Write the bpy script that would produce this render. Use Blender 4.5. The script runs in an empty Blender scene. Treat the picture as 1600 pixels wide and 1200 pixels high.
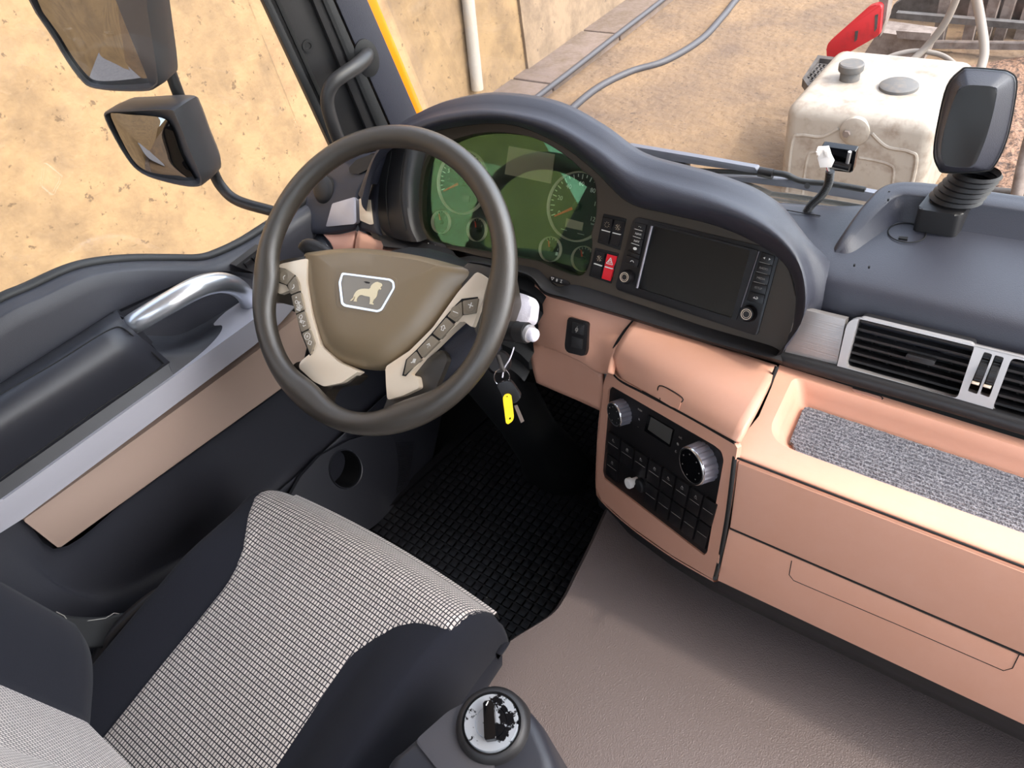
import bpy, bmesh, math, random
import numpy as np
from mathutils import Vector, Matrix

random.seed(7)
SC = bpy.context.scene
COL = SC.collection

# ------------------------------------------------------------------ camera
FPX = 1200.0                       # focal length in pixels for a 1600 x 1200 frame
_X = -Vector((-1922.0, -750.0, FPX)).normalized()      # world axes seen in camera space (right, down, forward)
_Y = Vector((1293.0, -1394.0, FPX)); _Y = (_Y - _X * _Y.dot(_X)).normalized()
_Z = _X.cross(_Y)
CAM = Vector((0.16, -0.566, 1.40))
def towards(c): return Vector((_X.dot(c), _Y.dot(c), _Z.dot(c)))
_right, _down, _fwd = towards(Vector((1, 0, 0))), towards(Vector((0, 1, 0))), towards(Vector((0, 0, 1)))
cd = bpy.data.cameras.new('camera'); cam = bpy.data.objects.new('camera', cd); COL.objects.link(cam)
cd.sensor_fit = 'HORIZONTAL'; cd.sensor_width = 36.0; cd.lens = 36.0 * FPX / 1600.0
cd.clip_start = 0.02; cd.clip_end = 200
rot = Matrix((_right, -_down, -_fwd)).transposed().to_4x4()
cam.matrix_world = Matrix.Translation(CAM) @ rot
SC.camera = cam

# ------------------------------------------------------------------ light
SC.view_settings.view_transform = 'Standard'
SC.view_settings.look = 'None'
SC.view_settings.gamma = 1.0
SC.view_settings.use_curve_mapping = False
SC.view_settings.exposure = 0.58
w = bpy.data.worlds.new('sky'); SC.world = w; w.use_nodes = True
nt = w.node_tree; nt.nodes.clear()
out = nt.nodes.new('ShaderNodeOutputWorld'); bg = nt.nodes.new('ShaderNodeBackground')
sky = nt.nodes.new('ShaderNodeTexSky'); sky.sky_type = 'NISHITA'; sky.sun_disc = False
SUN_EL, SUN_AZ = math.radians(48), math.radians(75)      # azimuth clockwise from +Y (truck's forward) toward +X
sky.sun_elevation = SUN_EL; sky.sun_rotation = SUN_AZ; sky.air_density = 1.0; sky.dust_density = 2.5
bg.inputs['Strength'].default_value = 0.80
hs = nt.nodes.new('ShaderNodeHueSaturation'); hs.inputs['Saturation'].default_value = 0.5      # hazy sky
nt.links.new(sky.outputs[0], hs.inputs['Color']); nt.links.new(hs.outputs[0], bg.inputs[0]); nt.links.new(bg.outputs[0], out.inputs[0])
sd = bpy.data.lights.new('sun', 'SUN'); sun = bpy.data.objects.new('sun', sd); COL.objects.link(sun)
sd.energy = 1.8; sd.angle = math.radians(2.5); sd.color = (1.0, 0.90, 0.78)
sdir = Vector((math.sin(SUN_AZ) * math.cos(SUN_EL), math.cos(SUN_AZ) * math.cos(SUN_EL), math.sin(SUN_EL)))
sun.rotation_euler = sdir.to_track_quat('Z', 'Y').to_euler(); sun.location = (6, 0, 8)

# ------------------------------------------------------------------ pixel -> place helpers
def ray(px, py): return towards(Vector(((px - 800) / FPX, (py - 600) / FPX, 1.0)))
def hit(px, py, P, N):
    d = ray(px, py); P = Vector(P); N = Vector(N)
    return CAM + d * ((P - CAM).dot(N) / d.dot(N))
def atx(px, py, x): return hit(px, py, (x, 0, 0), (1, 0, 0))
def aty(px, py, y): return hit(px, py, (0, y, 0), (0, 1, 0))
def atz(px, py, z): return hit(px, py, (0, 0, z), (0, 0, 1))
def V(*a): return Vector(a)

class Frame:
    def __init__(s, o, u, n):
        s.o = Vector(o); s.n = Vector(n).normalized(); u = Vector(u)
        s.u = (u - s.n * u.dot(s.n)).normalized(); s.v = s.n.cross(s.u)
    def at(s, a, b, c=0.0): return s.o + s.u * a + s.v * b + s.n * c
    def px(s, x, y, c=0.0): return hit(x, y, s.o + s.n * c, s.n)
    def loc(s, x, y, c=0.0):
        p = s.px(x, y, c) - s.o; return (p.dot(s.u), p.dot(s.v))
    def poly(s, pts, c=0.0): return [s.loc(x, y, c) for x, y in pts]
    def moved(s, o): return Frame(o, s.u, s.n)

# ------------------------------------------------------------------ materials
def lin(c):
    if isinstance(c, str):
        c = c.lstrip('#'); c = [int(c[i:i + 2], 16) / 255 for i in (0, 2, 4)]
    return [x / 12.92 if x <= 0.04045 else ((x + 0.055) / 1.055) ** 2.4 for x in c] + [1.0]
MATS = {}
def mat(name, color, rough=0.5, metal=0.0, grain=None, vary=None, specks=None, coat=0.0, spec=0.5, emit=None, aniso=None, stretch=None, sheen=0):
    if name in MATS: return MATS[name]
    m = bpy.data.materials.new(name); m.use_nodes = True; t = m.node_tree; b = t.nodes['Principled BSDF']
    b.inputs['Base Color'].default_value = lin(color); b.inputs['Roughness'].default_value = rough
    b.inputs['Metallic'].default_value = metal; b.inputs['Coat Weight'].default_value = coat
    b.inputs['Coat Roughness'].default_value = 0.08; b.inputs['Specular IOR Level'].default_value = spec
    b.inputs['Sheen Weight'].default_value = sheen
    tc = t.nodes.new('ShaderNodeTexCoord'); src = tc.outputs['Object']
    if stretch:
        mp = t.nodes.new('ShaderNodeMapping'); mp.inputs['Scale'].default_value = stretch[:3]
        if len(stretch) > 3: mp.inputs['Rotation'].default_value = stretch[3]
        t.links.new(src, mp.inputs[0]); src = mp.outputs[0]
    if grain:       # (scale, distance, kind)
        if grain[2] == 'voronoi':
            tx = t.nodes.new('ShaderNodeTexVoronoi'); tx.feature = 'SMOOTH_F1'; tx.inputs['Scale'].default_value = grain[0]; o = tx.outputs['Distance']
        else:
            tx = t.nodes.new('ShaderNodeTexNoise'); tx.inputs['Scale'].default_value = grain[0]; tx.inputs['Detail'].default_value = 3; o = tx.outputs['Fac']
        t.links.new(src, tx.inputs['Vector'])
        bp = t.nodes.new('ShaderNodeBump'); bp.inputs['Strength'].default_value = 1.0; bp.inputs['Distance'].default_value = grain[1]
        t.links.new(o, bp.inputs['Height']); t.links.new(bp.outputs[0], b.inputs['Normal'])
    if vary:        # (scale, colour2, lo, hi)
        nx = t.nodes.new('ShaderNodeTexNoise'); nx.inputs['Scale'].default_value = vary[0]; nx.inputs['Detail'].default_value = 6
        nx.inputs['Roughness'].default_value = 0.65
        t.links.new(src, nx.inputs['Vector'])
        r = t.nodes.new('ShaderNodeMapRange'); r.inputs[1].default_value = vary[2]; r.inputs[2].default_value = vary[3]
        t.links.new(nx.outputs['Fac'], r.inputs[0])
        mx = t.nodes.new('ShaderNodeMix'); mx.data_type = 'RGBA'; mx.inputs[6].default_value = lin(color); mx.inputs[7].default_value = lin(vary[1])
        t.links.new(r.outputs[0], mx.inputs[0]); t.links.new(mx.outputs[2], b.inputs['Base Color'])
    if specks:      # (scale, colour, amount): small dark pits and stains
        last = b.inputs['Base Color'].links[0].from_socket if b.inputs['Base Color'].links else None
        vx = t.nodes.new('ShaderNodeTexNoise'); vx.inputs['Scale'].default_value = specks[0]; vx.inputs['Detail'].default_value = 4; vx.inputs['Roughness'].default_value = 0.7
        t.links.new(src, vx.inputs['Vector'])
        r = t.nodes.new('ShaderNodeMapRange'); r.inputs[1].default_value = specks[2]; r.inputs[2].default_value = specks[2] + 0.05
        t.links.new(vx.outputs['Fac'], r.inputs[0])
        mx = t.nodes.new('ShaderNodeMix'); mx.data_type = 'RGBA'; mx.inputs[6].default_value = lin(color); mx.inputs[7].default_value = lin(specks[1])
        if last: t.links.new(last, mx.inputs[6])
        t.links.new(r.outputs[0], mx.inputs[0]); t.links.new(mx.outputs[2], b.inputs['Base Color'])
    MATS[name] = m
    return m

def M(n): return MATS[n]
mat('dash_dark', '#2e2f38', 0.45, spec=0.45, grain=(900, 0.00035, 'noise'))
mat('dash_black', '#222122', 0.45, spec=0.4, grain=(1100, 0.0002, 'noise'))
mat('fascia', '#40382f', 0.48, spec=0.35, grain=(1300, 0.00015, 'noise'))
mat('unit_black', '#1b191a', 0.38, spec=0.35)
mat('gloss_black', '#0a0a0c', 0.12)
mat('black', '#0c0c0e', 0.5)
mat('gap_black', '#050506', 0.8)
mat('rubber', '#121315', 0.55, grain=(700, 0.0003, 'noise'))
mat('tan', '#d09b82', 0.5, spec=0.35, grain=(1200, 0.00018, 'noise'), vary=(9, '#d3a089', 0.35, 0.7))
mat('tan_gloss', '#cf9b88', 0.38)
mat('door_dark', '#2a2b32', 0.5, grain=(1000, 0.00028, 'noise'))
mat('door_smooth', '#26272d', 0.42, spec=0.4, grain=(1500, 0.0001, 'noise'))
mat('door_beige', '#a08a7e', 0.5, grain=(1800, 0.0001, 'noise'))
mat('brushed', '#bab9c2', 0.34, metal=0.35, grain=(60, 0.00025, 'noise'), stretch=(1, 0.04, 14))
mat('brushed_dash', '#98928f', 0.38, metal=0.5, grain=(60, 0.0003, 'noise'), stretch=(0.04, 6, 14))
mat('silver', '#b0acab', 0.30, metal=0.4)
mat('flank_and_sheen', '#85838c', 0.35, metal=0.3)
mat('wiper_grey', '#565862', 0.5)
mat('bar_silver', '#cfd3da', 0.28, metal=0.85)
mat('satin', '#e3d3bd', 0.4, metal=0.25)
mat('chrome', '#dcdcde', 0.12, metal=1.0)
mat('rim_leather', '#342f29', 0.30, spec=0.8, grain=(1500, 0.0003, 'noise'))
mat('hub', '#77664d', 0.42, spec=0.9, grain=(1600, 0.0001, 'noise'))
mat('white_mark', '#d9d6d0', 0.6)
mat('grey_mark', '#8f8b86', 0.6)
mat('red_switch', '#d8202c', 0.35)
mat('needle', '#e0442e', 0.4)
mat('dial', '#1e1d1e', 0.5)
mat('lcd', '#a3937e', 0.35)
mat('lcd_dark', '#4a4844', 0.3)
mat('screen', '#050508', 0.08)
mat('gold_lion', '#e2d2ae', 0.3, metal=0.3)
mat('badge_plate', '#8a8276', 0.3, metal=0.5)
mat('button', '#7d7262', 0.45)
mat('carpet', '#505057', 0.95, grain=(500, 0.003, 'noise'), vary=(420, '#9a9a9f', 0.45, 0.62), sheen=0.3)
mat('floor_vinyl', '#5e5452', 0.52, grain=(620, 0.0007, 'voronoi'))
mat('mat_rubber', '#19181b', 0.40, spec=0.3, grain=(900, 0.0002, 'noise'))
mat('seat_black', '#181920', 0.95, grain=(1400, 0.0003, 'noise'), sheen=0.04, spec=0.2)
mat('glove_grey', '#c9c4cc', 0.9, grain=(500, 0.0006, 'noise'))
mat('yellow_tag', '#ffd500', 0.4)
mat('orange_paint', '#d67400', 0.25, coat=0.6)
mat('connector', '#e8e2dc', 0.45)
mat('mirror', '#828282', 0.02, metal=1.0)
mat('mirror_house', '#3c3b3f', 0.45, grain=(500, 0.0002, 'noise'))
mat('concrete_wall', '#836a4b', 0.9, grain=(30, 0.004, 'noise'), vary=(3.4, '#6a553d', 0.40, 0.66), specks=(14, '#57442f', 0.62))
mat('shaded_wall', '#7c6853', 0.9, grain=(30, 0.004, 'noise'), vary=(4, '#5c4c3d', 0.4, 0.7), specks=(9, '#54463a', 0.64))  # wall concrete with a cast shadow put into its colour
mat('ground', '#745d45', 0.95, grain=(14, 0.02, 'noise'), vary=(1.6, '#58473a', 0.35, 0.7), specks=(24, '#43362c', 0.62))
mat('kerb', '#675850', 0.9, grain=(30, 0.006, 'noise'), vary=(6, '#544536', 0.4, 0.7))
mat('tank_white', '#8e857a', 0.55, grain=(18, 0.003, 'noise'), vary=(9, '#74665a', 0.48, 0.7), specks=(30, '#6b5a4c', 0.68))
mat('tank_cap', '#4f4d4c', 0.7, vary=(20, '#5e564f', 0.45, 0.7))
mat('red_guard', '#b01d22', 0.5, vary=(9, '#8f1b1d', 0.5, 0.72))
mat('old_metal', '#6f635c', 0.75, vary=(8, '#4a3c34', 0.4, 0.65))
mat('dark_metal', '#4c4744', 0.7, vary=(10, '#332d2a', 0.4, 0.65))
mat('hose', '#38363a', 0.6)
mat('hose_pale', '#776e66', 0.7)
mat('white_pipe', '#928a80', 0.6, vary=(4, '#9c8c78', 0.5, 0.7))
mat('soil', '#7a5c49', 0.95, grain=(40, 0.02, 'noise'), vary=(30, '#3d2e26', 0.45, 0.62))
mat('slab_grey', '#7d7b80', 0.9, grain=(14, 0.004, 'noise'), stretch=(1, 1, 8), vary=(14, '#66646a', 0.4, 0.7))
mat('roof_lining', '#d2cec9', 0.9)

def fabric():
    m = bpy.data.materials.new('seat_fabric'); m.use_nodes = True; t = m.node_tree; b = t.nodes['Principled BSDF']
    b.inputs['Roughness'].default_value = 0.95; b.inputs['Sheen Weight'].default_value = 0.2
    tc = t.nodes.new('ShaderNodeTexCoord')
    br = t.nodes.new('ShaderNodeTexBrick'); br.offset = 0.0; br.squash = 1.0
    br.inputs['Color1'].default_value = lin('#c4bbb4'); br.inputs['Color2'].default_value = lin('#b4aba4'); br.inputs['Mortar'].default_value = lin('#252329')
    br.inputs['Scale'].default_value = 1.0; br.inputs['Brick Width'].default_value = 0.0052; br.inputs['Row Height'].default_value = 0.0072
    br.inputs['Mortar Size'].default_value = 0.0010; br.inputs['Mortar Smooth'].default_value = 0.3
    t.links.new(tc.outputs['UV'], br.inputs['Vector']); t.links.new(br.outputs['Color'], b.inputs['Base Color'])
    bp = t.nodes.new('ShaderNodeBump'); bp.inputs['Distance'].default_value = 0.0008; bp.invert = True
    t.links.new(br.outputs['Fac'], bp.inputs['Height']); t.links.new(bp.outputs[0], b.inputs['Normal'])
    MATS['seat_fabric'] = m
fabric()
def glassy(name, tint, amount_edge, base, rough=0.0, reflcol=(1, 1, 1)):
    """thin clear sheet: clear transmission plus a Fresnel-weighted reflection"""
    m = bpy.data.materials.new(name); m.use_nodes = True; t = m.node_tree; t.nodes.clear()
    o = t.nodes.new('ShaderNodeOutputMaterial'); mx = t.nodes.new('ShaderNodeMixShader')
    tr = t.nodes.new('ShaderNodeBsdfTransparent'); tr.inputs[0].default_value = (*tint, 1)
    g = t.nodes.new('ShaderNodeBsdfGlossy'); g.inputs['Roughness'].default_value = rough; g.inputs[0].default_value = (*reflcol, 1)
    lw = t.nodes.new('ShaderNodeLayerWeight'); lw.inputs[0].default_value = 0.25
    r = t.nodes.new('ShaderNodeMapRange'); r.inputs[3].default_value = base; r.inputs[4].default_value = amount_edge
    t.links.new(lw.outputs['Fresnel'], r.inputs[0]); t.links.new(r.outputs[0], mx.inputs[0])
    t.links.new(tr.outputs[0], mx.inputs[1]); t.links.new(g.outputs[0], mx.inputs[2]); t.links.new(mx.outputs[0], o.inputs[0])
    MATS[name] = m
glassy('window_glass', (0.97, 0.985, 0.98), 0.22, 0.008)
glassy('cluster_glass', (0.93, 0.96, 0.93), 0.5, 0.13, 0.01, (0.20, 0.42, 0.20))
mat('worn_chrome', '#c3c9d0', 0.22, metal=0.55, vary=(34, '#15161a', 0.53, 0.55))

# ------------------------------------------------------------------ object helpers
def thing(name, label, cat, loc=(0, 0, 0), group=None):
    o = bpy.data.objects.new(name, None); COL.objects.link(o); o.location = loc; o.empty_display_size = 0.05
    o['label'] = label; o['category'] = cat
    if group: o['group'] = group
    return o
def tag(o, label, cat, group=None):
    o['label'] = label; o['category'] = cat
    if group: o['group'] = group
    return o
def struct(o, label=None):
    o['kind'] = 'structure'
    if label: o['label'] = label
    return o
def world_of(p):
    m = Matrix.Identity(4)
    while p is not None: m = Matrix.Translation(p.location) @ m; p = p.parent
    return m
def link(name, bm, m, parent=None, smooth=35, label=None):
    bmesh.ops.recalc_face_normals(bm, faces=bm.faces[:])
    me = bpy.data.meshes.new(name); bm.to_mesh(me); bm.free()
    o = bpy.data.objects.new(name, me); COL.objects.link(o)
    me.materials.append(M(m) if isinstance(m, str) else m)
    if smooth:
        me.polygons.foreach_set('use_smooth', [True] * len(me.polygons)); me.set_sharp_from_angle(angle=math.radians(smooth))
    if parent is not None:
        o.parent = parent
        # children of a part keep world coordinates too: parts sit at their thing's empty
        base = parent
        off = Vector((0, 0, 0))
        while base is not None: off += base.location; base = base.parent
        me.transform(Matrix.Translation(-off)); o.location = (0, 0, 0)
    else:
        # centre a one-mesh thing on its own base
        xs = [v.co for v in me.vertices]
        c = Vector((sum(v.x for v in xs) / len(xs), sum(v.y for v in xs) / len(xs), min(v.z for v in xs)))
        me.transform(Matrix.Translation(-c)); o.location = c
    if label: o['label'] = label
    return o

def cr(P, n=8, closed=False):
    """Catmull-Rom through P, n samples per span"""
    P = [Vector(p) for p in P]; out = []
    N = len(P); spans = N if closed else N - 1
    for i in range(spans):
        if closed: a, b, c, d = P[(i - 1) % N], P[i], P[(i + 1) % N], P[(i + 2) % N]
        else: a, b, c, d = P[max(i - 1, 0)], P[i], P[i + 1], P[min(i + 2, N - 1)]
        for k in range(n):
            t = k / n
            out.append(0.5 * ((2 * b) + (c - a) * t + (2 * a - 5 * b + 4 * c - d) * t * t + (3 * b - 3 * c + d - a) * t ** 3))
    if not closed: out.append(P[-1].copy())
    return out
def resample(P, n):
    P = [Vector(p) for p in P]; L = [0]
    for a, b in zip(P, P[1:]): L.append(L[-1] + (b - a).length)
    out = []; j = 0
    for i in range(n):
        s = L[-1] * i / (n - 1)
        while j < len(L) - 2 and L[j + 1] < s: j += 1
        d = L[j + 1] - L[j]; out.append(P[j].lerp(P[j + 1], (s - L[j]) / d if d > 1e-12 else 0))
    return out
def rnd(poly, r, seg=4):
    """round the corners of a 2D polygon; r a number or a list"""
    N = len(poly); out = []
    rr = r if isinstance(r, (list, tuple)) else [r] * N
    for i in range(N):
        a, b, c = Vector(poly[i - 1][:2]), Vector(poly[i][:2]), Vector(poly[(i + 1) % N][:2])
        d1, d2 = (a - b), (c - b); l1, l2 = d1.length, d2.length
        if rr[i] <= 0 or l1 < 1e-9 or l2 < 1e-9: out.append((b.x, b.y)); continue
        q = min(rr[i], l1 * 0.48, l2 * 0.48); p, s = b + d1 / l1 * q, b + d2 / l2 * q
        for k in range(seg + 1):
            t = k / seg; x = (1 - t) ** 2 * p + 2 * t * (1 - t) * b + t * t * s; out.append((x.x, x.y))
    return out
def smooth2(poly, n=4):
    return [(p.x, p.y) for p in cr([(a, b, 0) for a, b in poly], n, True)]
def circ(a, b, r, n=32, r2=None): return [(a + r * math.cos(2 * math.pi * k / n), b + (r2 or r) * math.sin(2 * math.pi * k / n)) for k in range(n)]

def add_prism(bm, F, poly, z0, z1, holes=(), bev=0.0, cap0=True):
    loops = [list(poly)] + [list(h) for h in holes]
    flat = [p for l in loops for p in l]
    top = [bm.verts.new(F.at(a, b, z1)) for a, b in flat]; bot = [bm.verts.new(F.at(a, b, z0)) for a, b in flat]
    i = 0; sides = []
    for l in loops:
        n = len(l)
        for k in range(n):
            p, q = i + k, i + (k + 1) % n
            sides.append(bm.faces.new((bot[p], bot[q], top[q], top[p])))
        i += n
    if holes:
        for ring in ((top, bot) if cap0 else (top,)):
            es = []; i = 0
            for l in loops:
                n = len(l); es += [bm.edges.get((ring[i + k], ring[i + (k + 1) % n])) for k in range(n)]; i += n
            bmesh.ops.triangle_fill(bm, use_beauty=True, use_dissolve=False, edges=es, normal=F.n)
    else:
        f = bm.faces.new(top)
        if cap0: bm.faces.new(bot[::-1])
        if bev: bmesh.ops.bevel(bm, geom=list(f.edges), offset=bev, segments=2, profile=0.6, affect='EDGES', clamp_overlap=True)
def prism(name, F, poly, z0, z1, m, parent=None, holes=(), bev=0.0, label=None, smooth=35):
    bm = bmesh.new(); add_prism(bm, F, poly, z0, z1, holes, bev)
    return link(name, bm, m, parent, smooth, label)
def pprism(name, F, pxpoly, z0, z1, m, parent=None, r=0.0, bev=0.0, holes=(), hr=0.0, label=None, zref=None):
    """prism whose outline is read at height zref (default z1) over the frame"""
    zr = z1 if zref is None else zref
    return prism(name, F, rnd(F.poly(pxpoly, zr), r) if r else F.poly(pxpoly, zr), z0, z1, m, parent,
                 [rnd(F.poly(h, zr), hr) if hr else F.poly(h, zr) for h in holes], bev, label)

def add_grid(bm, rows, closed=False, closed_v=False, uv=False):
    R = [[bm.verts.new(p) for p in r] for r in rows]; n = len(rows[0]); fs = []
    for i in range(len(R) if closed_v else len(R) - 1):
        a, b = R[i], R[(i + 1) % len(R)]
        for k in range(n if closed else n - 1):
            fs.append(bm.faces.new((a[k], a[(k + 1) % n], b[(k + 1) % n], b[k])))
    return R
def loft(name, rows, m, parent=None, nu=24, nv=6, thick=0.0, smooth=60, closed=False, label=None, curve=True, resamp=True, thick_dir=None):
    """smooth surface through rows of points"""
    if resamp: rows = [resample(cr(r, 10) if len(r) > 2 and curve else r, nu) for r in rows]
    if nv > 1 and len(rows) > 2:
        cols = [cr([r[k] for r in rows], nv) for k in range(len(rows[0]))]
        rows = [[c[i] for c in cols] for i in range(len(cols[0]))]
    bm = bmesh.new(); add_grid(bm, rows, closed)
    o = link(name, bm, m, parent, smooth, label)
    if thick:
        # make the sheet a real shell: thickness away from the camera side
        s = o.modifiers.new('shell', 'SOLIDIFY'); s.thickness = abs(thick)
        me = o.data; c = sum((v.co for v in me.vertices), Vector()) / len(me.vertices)
        N = Vector((0, 0, 0))
        for p in me.polygons: N += p.normal * p.area
        want = Vector(thick_dir) if thick_dir is not None else (Vector(c) + (world_of(parent).translation if parent else o.location) - CAM)
        s.offset = 1.0 if N.dot(want) > 0 else -1.0
    return o
def add_tube(bm, P, r, seg=14, closed=False, flat=None, cap=True):
    P = [Vector(p) for p in P]; N = len(P); rings = []
    rr = r if isinstance(r, (list, tuple)) else [r] * N
    up = None
    for i, p in enumerate(P):
        t = ((P[(i + 1) % N] - P[i - 1]) if closed else (P[min(i + 1, N - 1)] - P[max(i - 1, 0)])).normalized()
        if up is None: up = t.orthogonal().normalized()
        up = (up - t * up.dot(t)).normalized(); s = t.cross(up)
        rings.append([p + (up * math.cos(a) + s * math.sin(a)) * rr[i] for a in [2 * math.pi * k / seg for k in range(seg)]])
    R = add_grid(bm, rings, True)
    if closed:
        # twist-safe closure: match nearest vertex
        a, b = R[-1], R[0]; sh = min(range(seg), key=lambda k: (a[0].co - b[k].co).length)
        for k in range(seg): bm.faces.new((a[k], a[(k + 1) % seg], b[(k + 1 + sh) % seg], b[(k + sh) % seg]))
    elif cap:
        bm.faces.new(R[0][::-1]); bm.faces.new(R[-1])
def tube(name, P, r, m, parent=None, n=8, seg=14, closed=False, curve=True, label=None):
    if curve and len(P) > 2:
        Q = cr(P, n, closed)
        if isinstance(r, (list, tuple)):
            r = [v.x for v in cr([(x, 0, 0) for x in r], n, closed)]
        P = Q
    bm = bmesh.new(); add_tube(bm, P, r, seg, closed)
    return link(name, bm, m, parent, 50, label)
def add_lathe(bm, F, a, b, prof, seg=32, cap=True):
    """prof: (radius, height over the frame) pairs"""
    rows = [[F.at(a + r * math.cos(2 * math.pi * k / seg), b + r * math.sin(2 * math.pi * k / seg), h) for k in range(seg)] for r, h in prof]
    R = add_grid(bm, rows, True)
    if not cap: return
    if prof[0][0] > 1e-5: bm.faces.new(R[0][::-1])
    if prof[-1][0] > 1e-5: bm.faces.new(R[-1])
def lathe(name, F, a, b, prof, m, parent=None, seg=32, smooth=40, label=None):
    bm = bmesh.new(); add_lathe(bm, F, a, b, prof, seg); bmesh.ops.remove_doubles(bm, verts=bm.verts[:], dist=1e-6)
    return link(name, bm, m, parent, smooth, label)
def add_box(bm, c, s, R=None, bev=0.0):
    r = bmesh.ops.create_cube(bm, size=1.0); vs = r['verts']
    for v in vs:
        p = Vector((v.co.x * s[0], v.co.y * s[1], v.co.z * s[2])); v.co = (R @ p if R is not None else p) + Vector(c)
    if bev:
        es = list({e for v in vs for e in v.link_edges}); bmesh.ops.bevel(bm, geom=es, offset=bev, segments=3, profile=0.5, affect='EDGES', clamp_overlap=True)
def box(name, c, s, m, parent=None, R=None, bev=0.0, label=None):
    bm = bmesh.new(); add_box(bm, c, s, R, bev); return link(name, bm, m, parent, 35, label)
def ringloft(name, F, rings, m, parent=None, n=5, cap=True, smooth=60, label=None, dome=0.0):
    """rings: (2D outline, height) with matching control points, outer to inner"""
    bm = bmesh.new(); rows = []
    for poly, z in rings:
        q = smooth2(poly, n) if n else poly; rows.append([F.at(a, b, z) for a, b in q])
    R = add_grid(bm, rows, True)
    if cap:
        if dome:
            c = sum((v.co for v in R[-1]), Vector()) / len(R[-1]); last = R[-1]; base = [v.co.copy() for v in last]
            for t in (0.7, 0.4, 0.15):
                nr = [bm.verts.new(c.lerp(p, t) + F.n * dome * (1 - t * t)) for p in base]
                for k in range(len(nr)): bm.faces.new((last[k], last[(k + 1) % len(nr)], nr[(k + 1) % len(nr)], nr[k]))
                last = nr
            bm.faces.new(last)
        else: bm.faces.new(R[-1])
    return link(name, bm, m, parent, smooth, label)
from mathutils.bvhtree import BVHTree
class Surf:
    """find the point of an already built part that a photo pixel falls on"""
    def __init__(s, *objs):
        vs, ps = [], []
        for o in objs:
            k = len(vs); off = world_of(o).translation; me = o.data
            vs += [v.co + off for v in me.vertices]; ps += [[i + k for i in p.vertices] for p in me.polygons]
        s.t = BVHTree.FromPolygons(vs, ps)
    def px(s, x, y, lift=0.0):
        d = ray(x, y).normalized(); p, n, i, _ = s.t.ray_cast(CAM, d)
        if p is None:
            p, n, i, _ = s.t.find_nearest(CAM + d * 1.1)
        if n.dot(d) > 0: n = -n
        return p + n * lift
FONT_CACHE = {}
def text(name, F, s, a, b, h, z, m, parent, ang=0.0, squash=1.0, label=None):
    cu = bpy.data.curves.new('lettering', 'FONT'); cu.body = s; cu.size = h * 1.38; cu.align_x = 'CENTER'; cu.align_y = 'CENTER'; cu.extrude = 0.0002
    cu.resolution_u = 3
    to = bpy.data.objects.new('lettering', cu); COL.objects.link(to)
    me = bpy.data.meshes.new_from_object(to); bpy.data.objects.remove(to); bpy.data.curves.remove(cu)
    bm = bmesh.new(); bm.from_mesh(me); bpy.data.meshes.remove(me)
    ca, sa = math.cos(ang), math.sin(ang)
    for v in bm.verts:
        x, y = v.co.x * squash, v.co.y; v.co = F.at(a + x * ca - y * sa, b + x * sa + y * ca, z + v.co.z)
    return link(name, bm, m, parent, 0, label)
def strips(bm, F, segs, w, z, h=0.0003):
    for (a, b), (c, d) in segs:
        A, B = Vector((a, b)), Vector((c, d)); t = (B - A); 
        if t.length < 1e-6: continue
        t = t.normalized(); s = Vector((-t.y, t.x)) * w / 2
        add_prism(bm, F, [tuple(A - s), tuple(B - s), tuple(B + s), tuple(A + s)], z, z + h)

# ================================================================== THE SETTING
GZ = -1.60
# concrete retaining wall beside the truck
WX = -4.5
bm = bmesh.new(); add_box(bm, (WX - 0.2, 8, 1.2), (0.4, 60, 5.8)); struct(link('wall_left', bm, 'concrete_wall', smooth=0), 'rough sunlit concrete wall')
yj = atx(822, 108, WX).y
bm = bmesh.new(); add_box(bm, (WX - 0.17, yj + 15, 1.2), (0.4, 30, 5.8)); struct(link('wall_left', bm, 'shaded_wall', smooth=0), 'stretch of the concrete wall coloured greyer as in shadow')  # far stretch painted greyer for the shadow falling on it
bm = bmesh.new(); add_box(bm, (6, 10, GZ - 0.1), (40, 70, 0.2)); struct(link('floor_yard', bm, 'ground', smooth=0), 'sandy concrete yard')
FG = Frame((0, 0, GZ), (1, 0, 0), (0, 0, 1))
# kerb of flat slabs at the foot of the wall
bm = bmesh.new()
for k in range(26):
    y0 = -6 + k * 1.25; add_box(bm, (WX + 0.22, y0 + 0.61, GZ + 0.03), (0.50, 1.225, 0.09), bev=0.012)
struct(link('trim_1', bm, 'kerb'), 'flat kerb slabs along the foot of the wall')
# pale pipe leaning on the wall
pA, pB = hit(746, 140, (WX + 0.06, 0, 0), (1, 0, 0)), hit(727, -40, (WX + 0.06, 0, 0), (1, 0, 0))
o = tube('wall_pipe', [pA, pA.lerp(pB, 0.5), pB + (pB - pA) * 1.2], 0.055, 'white_pipe', n=2); tag(o, 'pale painted vertical pipe fixed to the concrete wall', 'pipe')
# hoses on the yard
def gp(x, y, h=0.02): return atz(x, y, GZ + h)
o = tube('hose', [gp(*p, .105) for p in ((740, 230), (818, 168), (900, 105), (970, 50), (1035, 0), (1160, -100))], 0.026, 'hose', seg=8); tag(o, 'thin dark hose running straight along the kerb slabs', 'hose')
o = tube('hose', [gp(*p) for p in ((780, 260), (870, 190), (930, 140), (985, 112), (1040, 95), (1095, 62), (1130, 25), (1160, -10), (1230, -70))], 0.034, 'hose', seg=8); tag(o, 'thick dark hose curving across the sunlit yard', 'hose')
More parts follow.
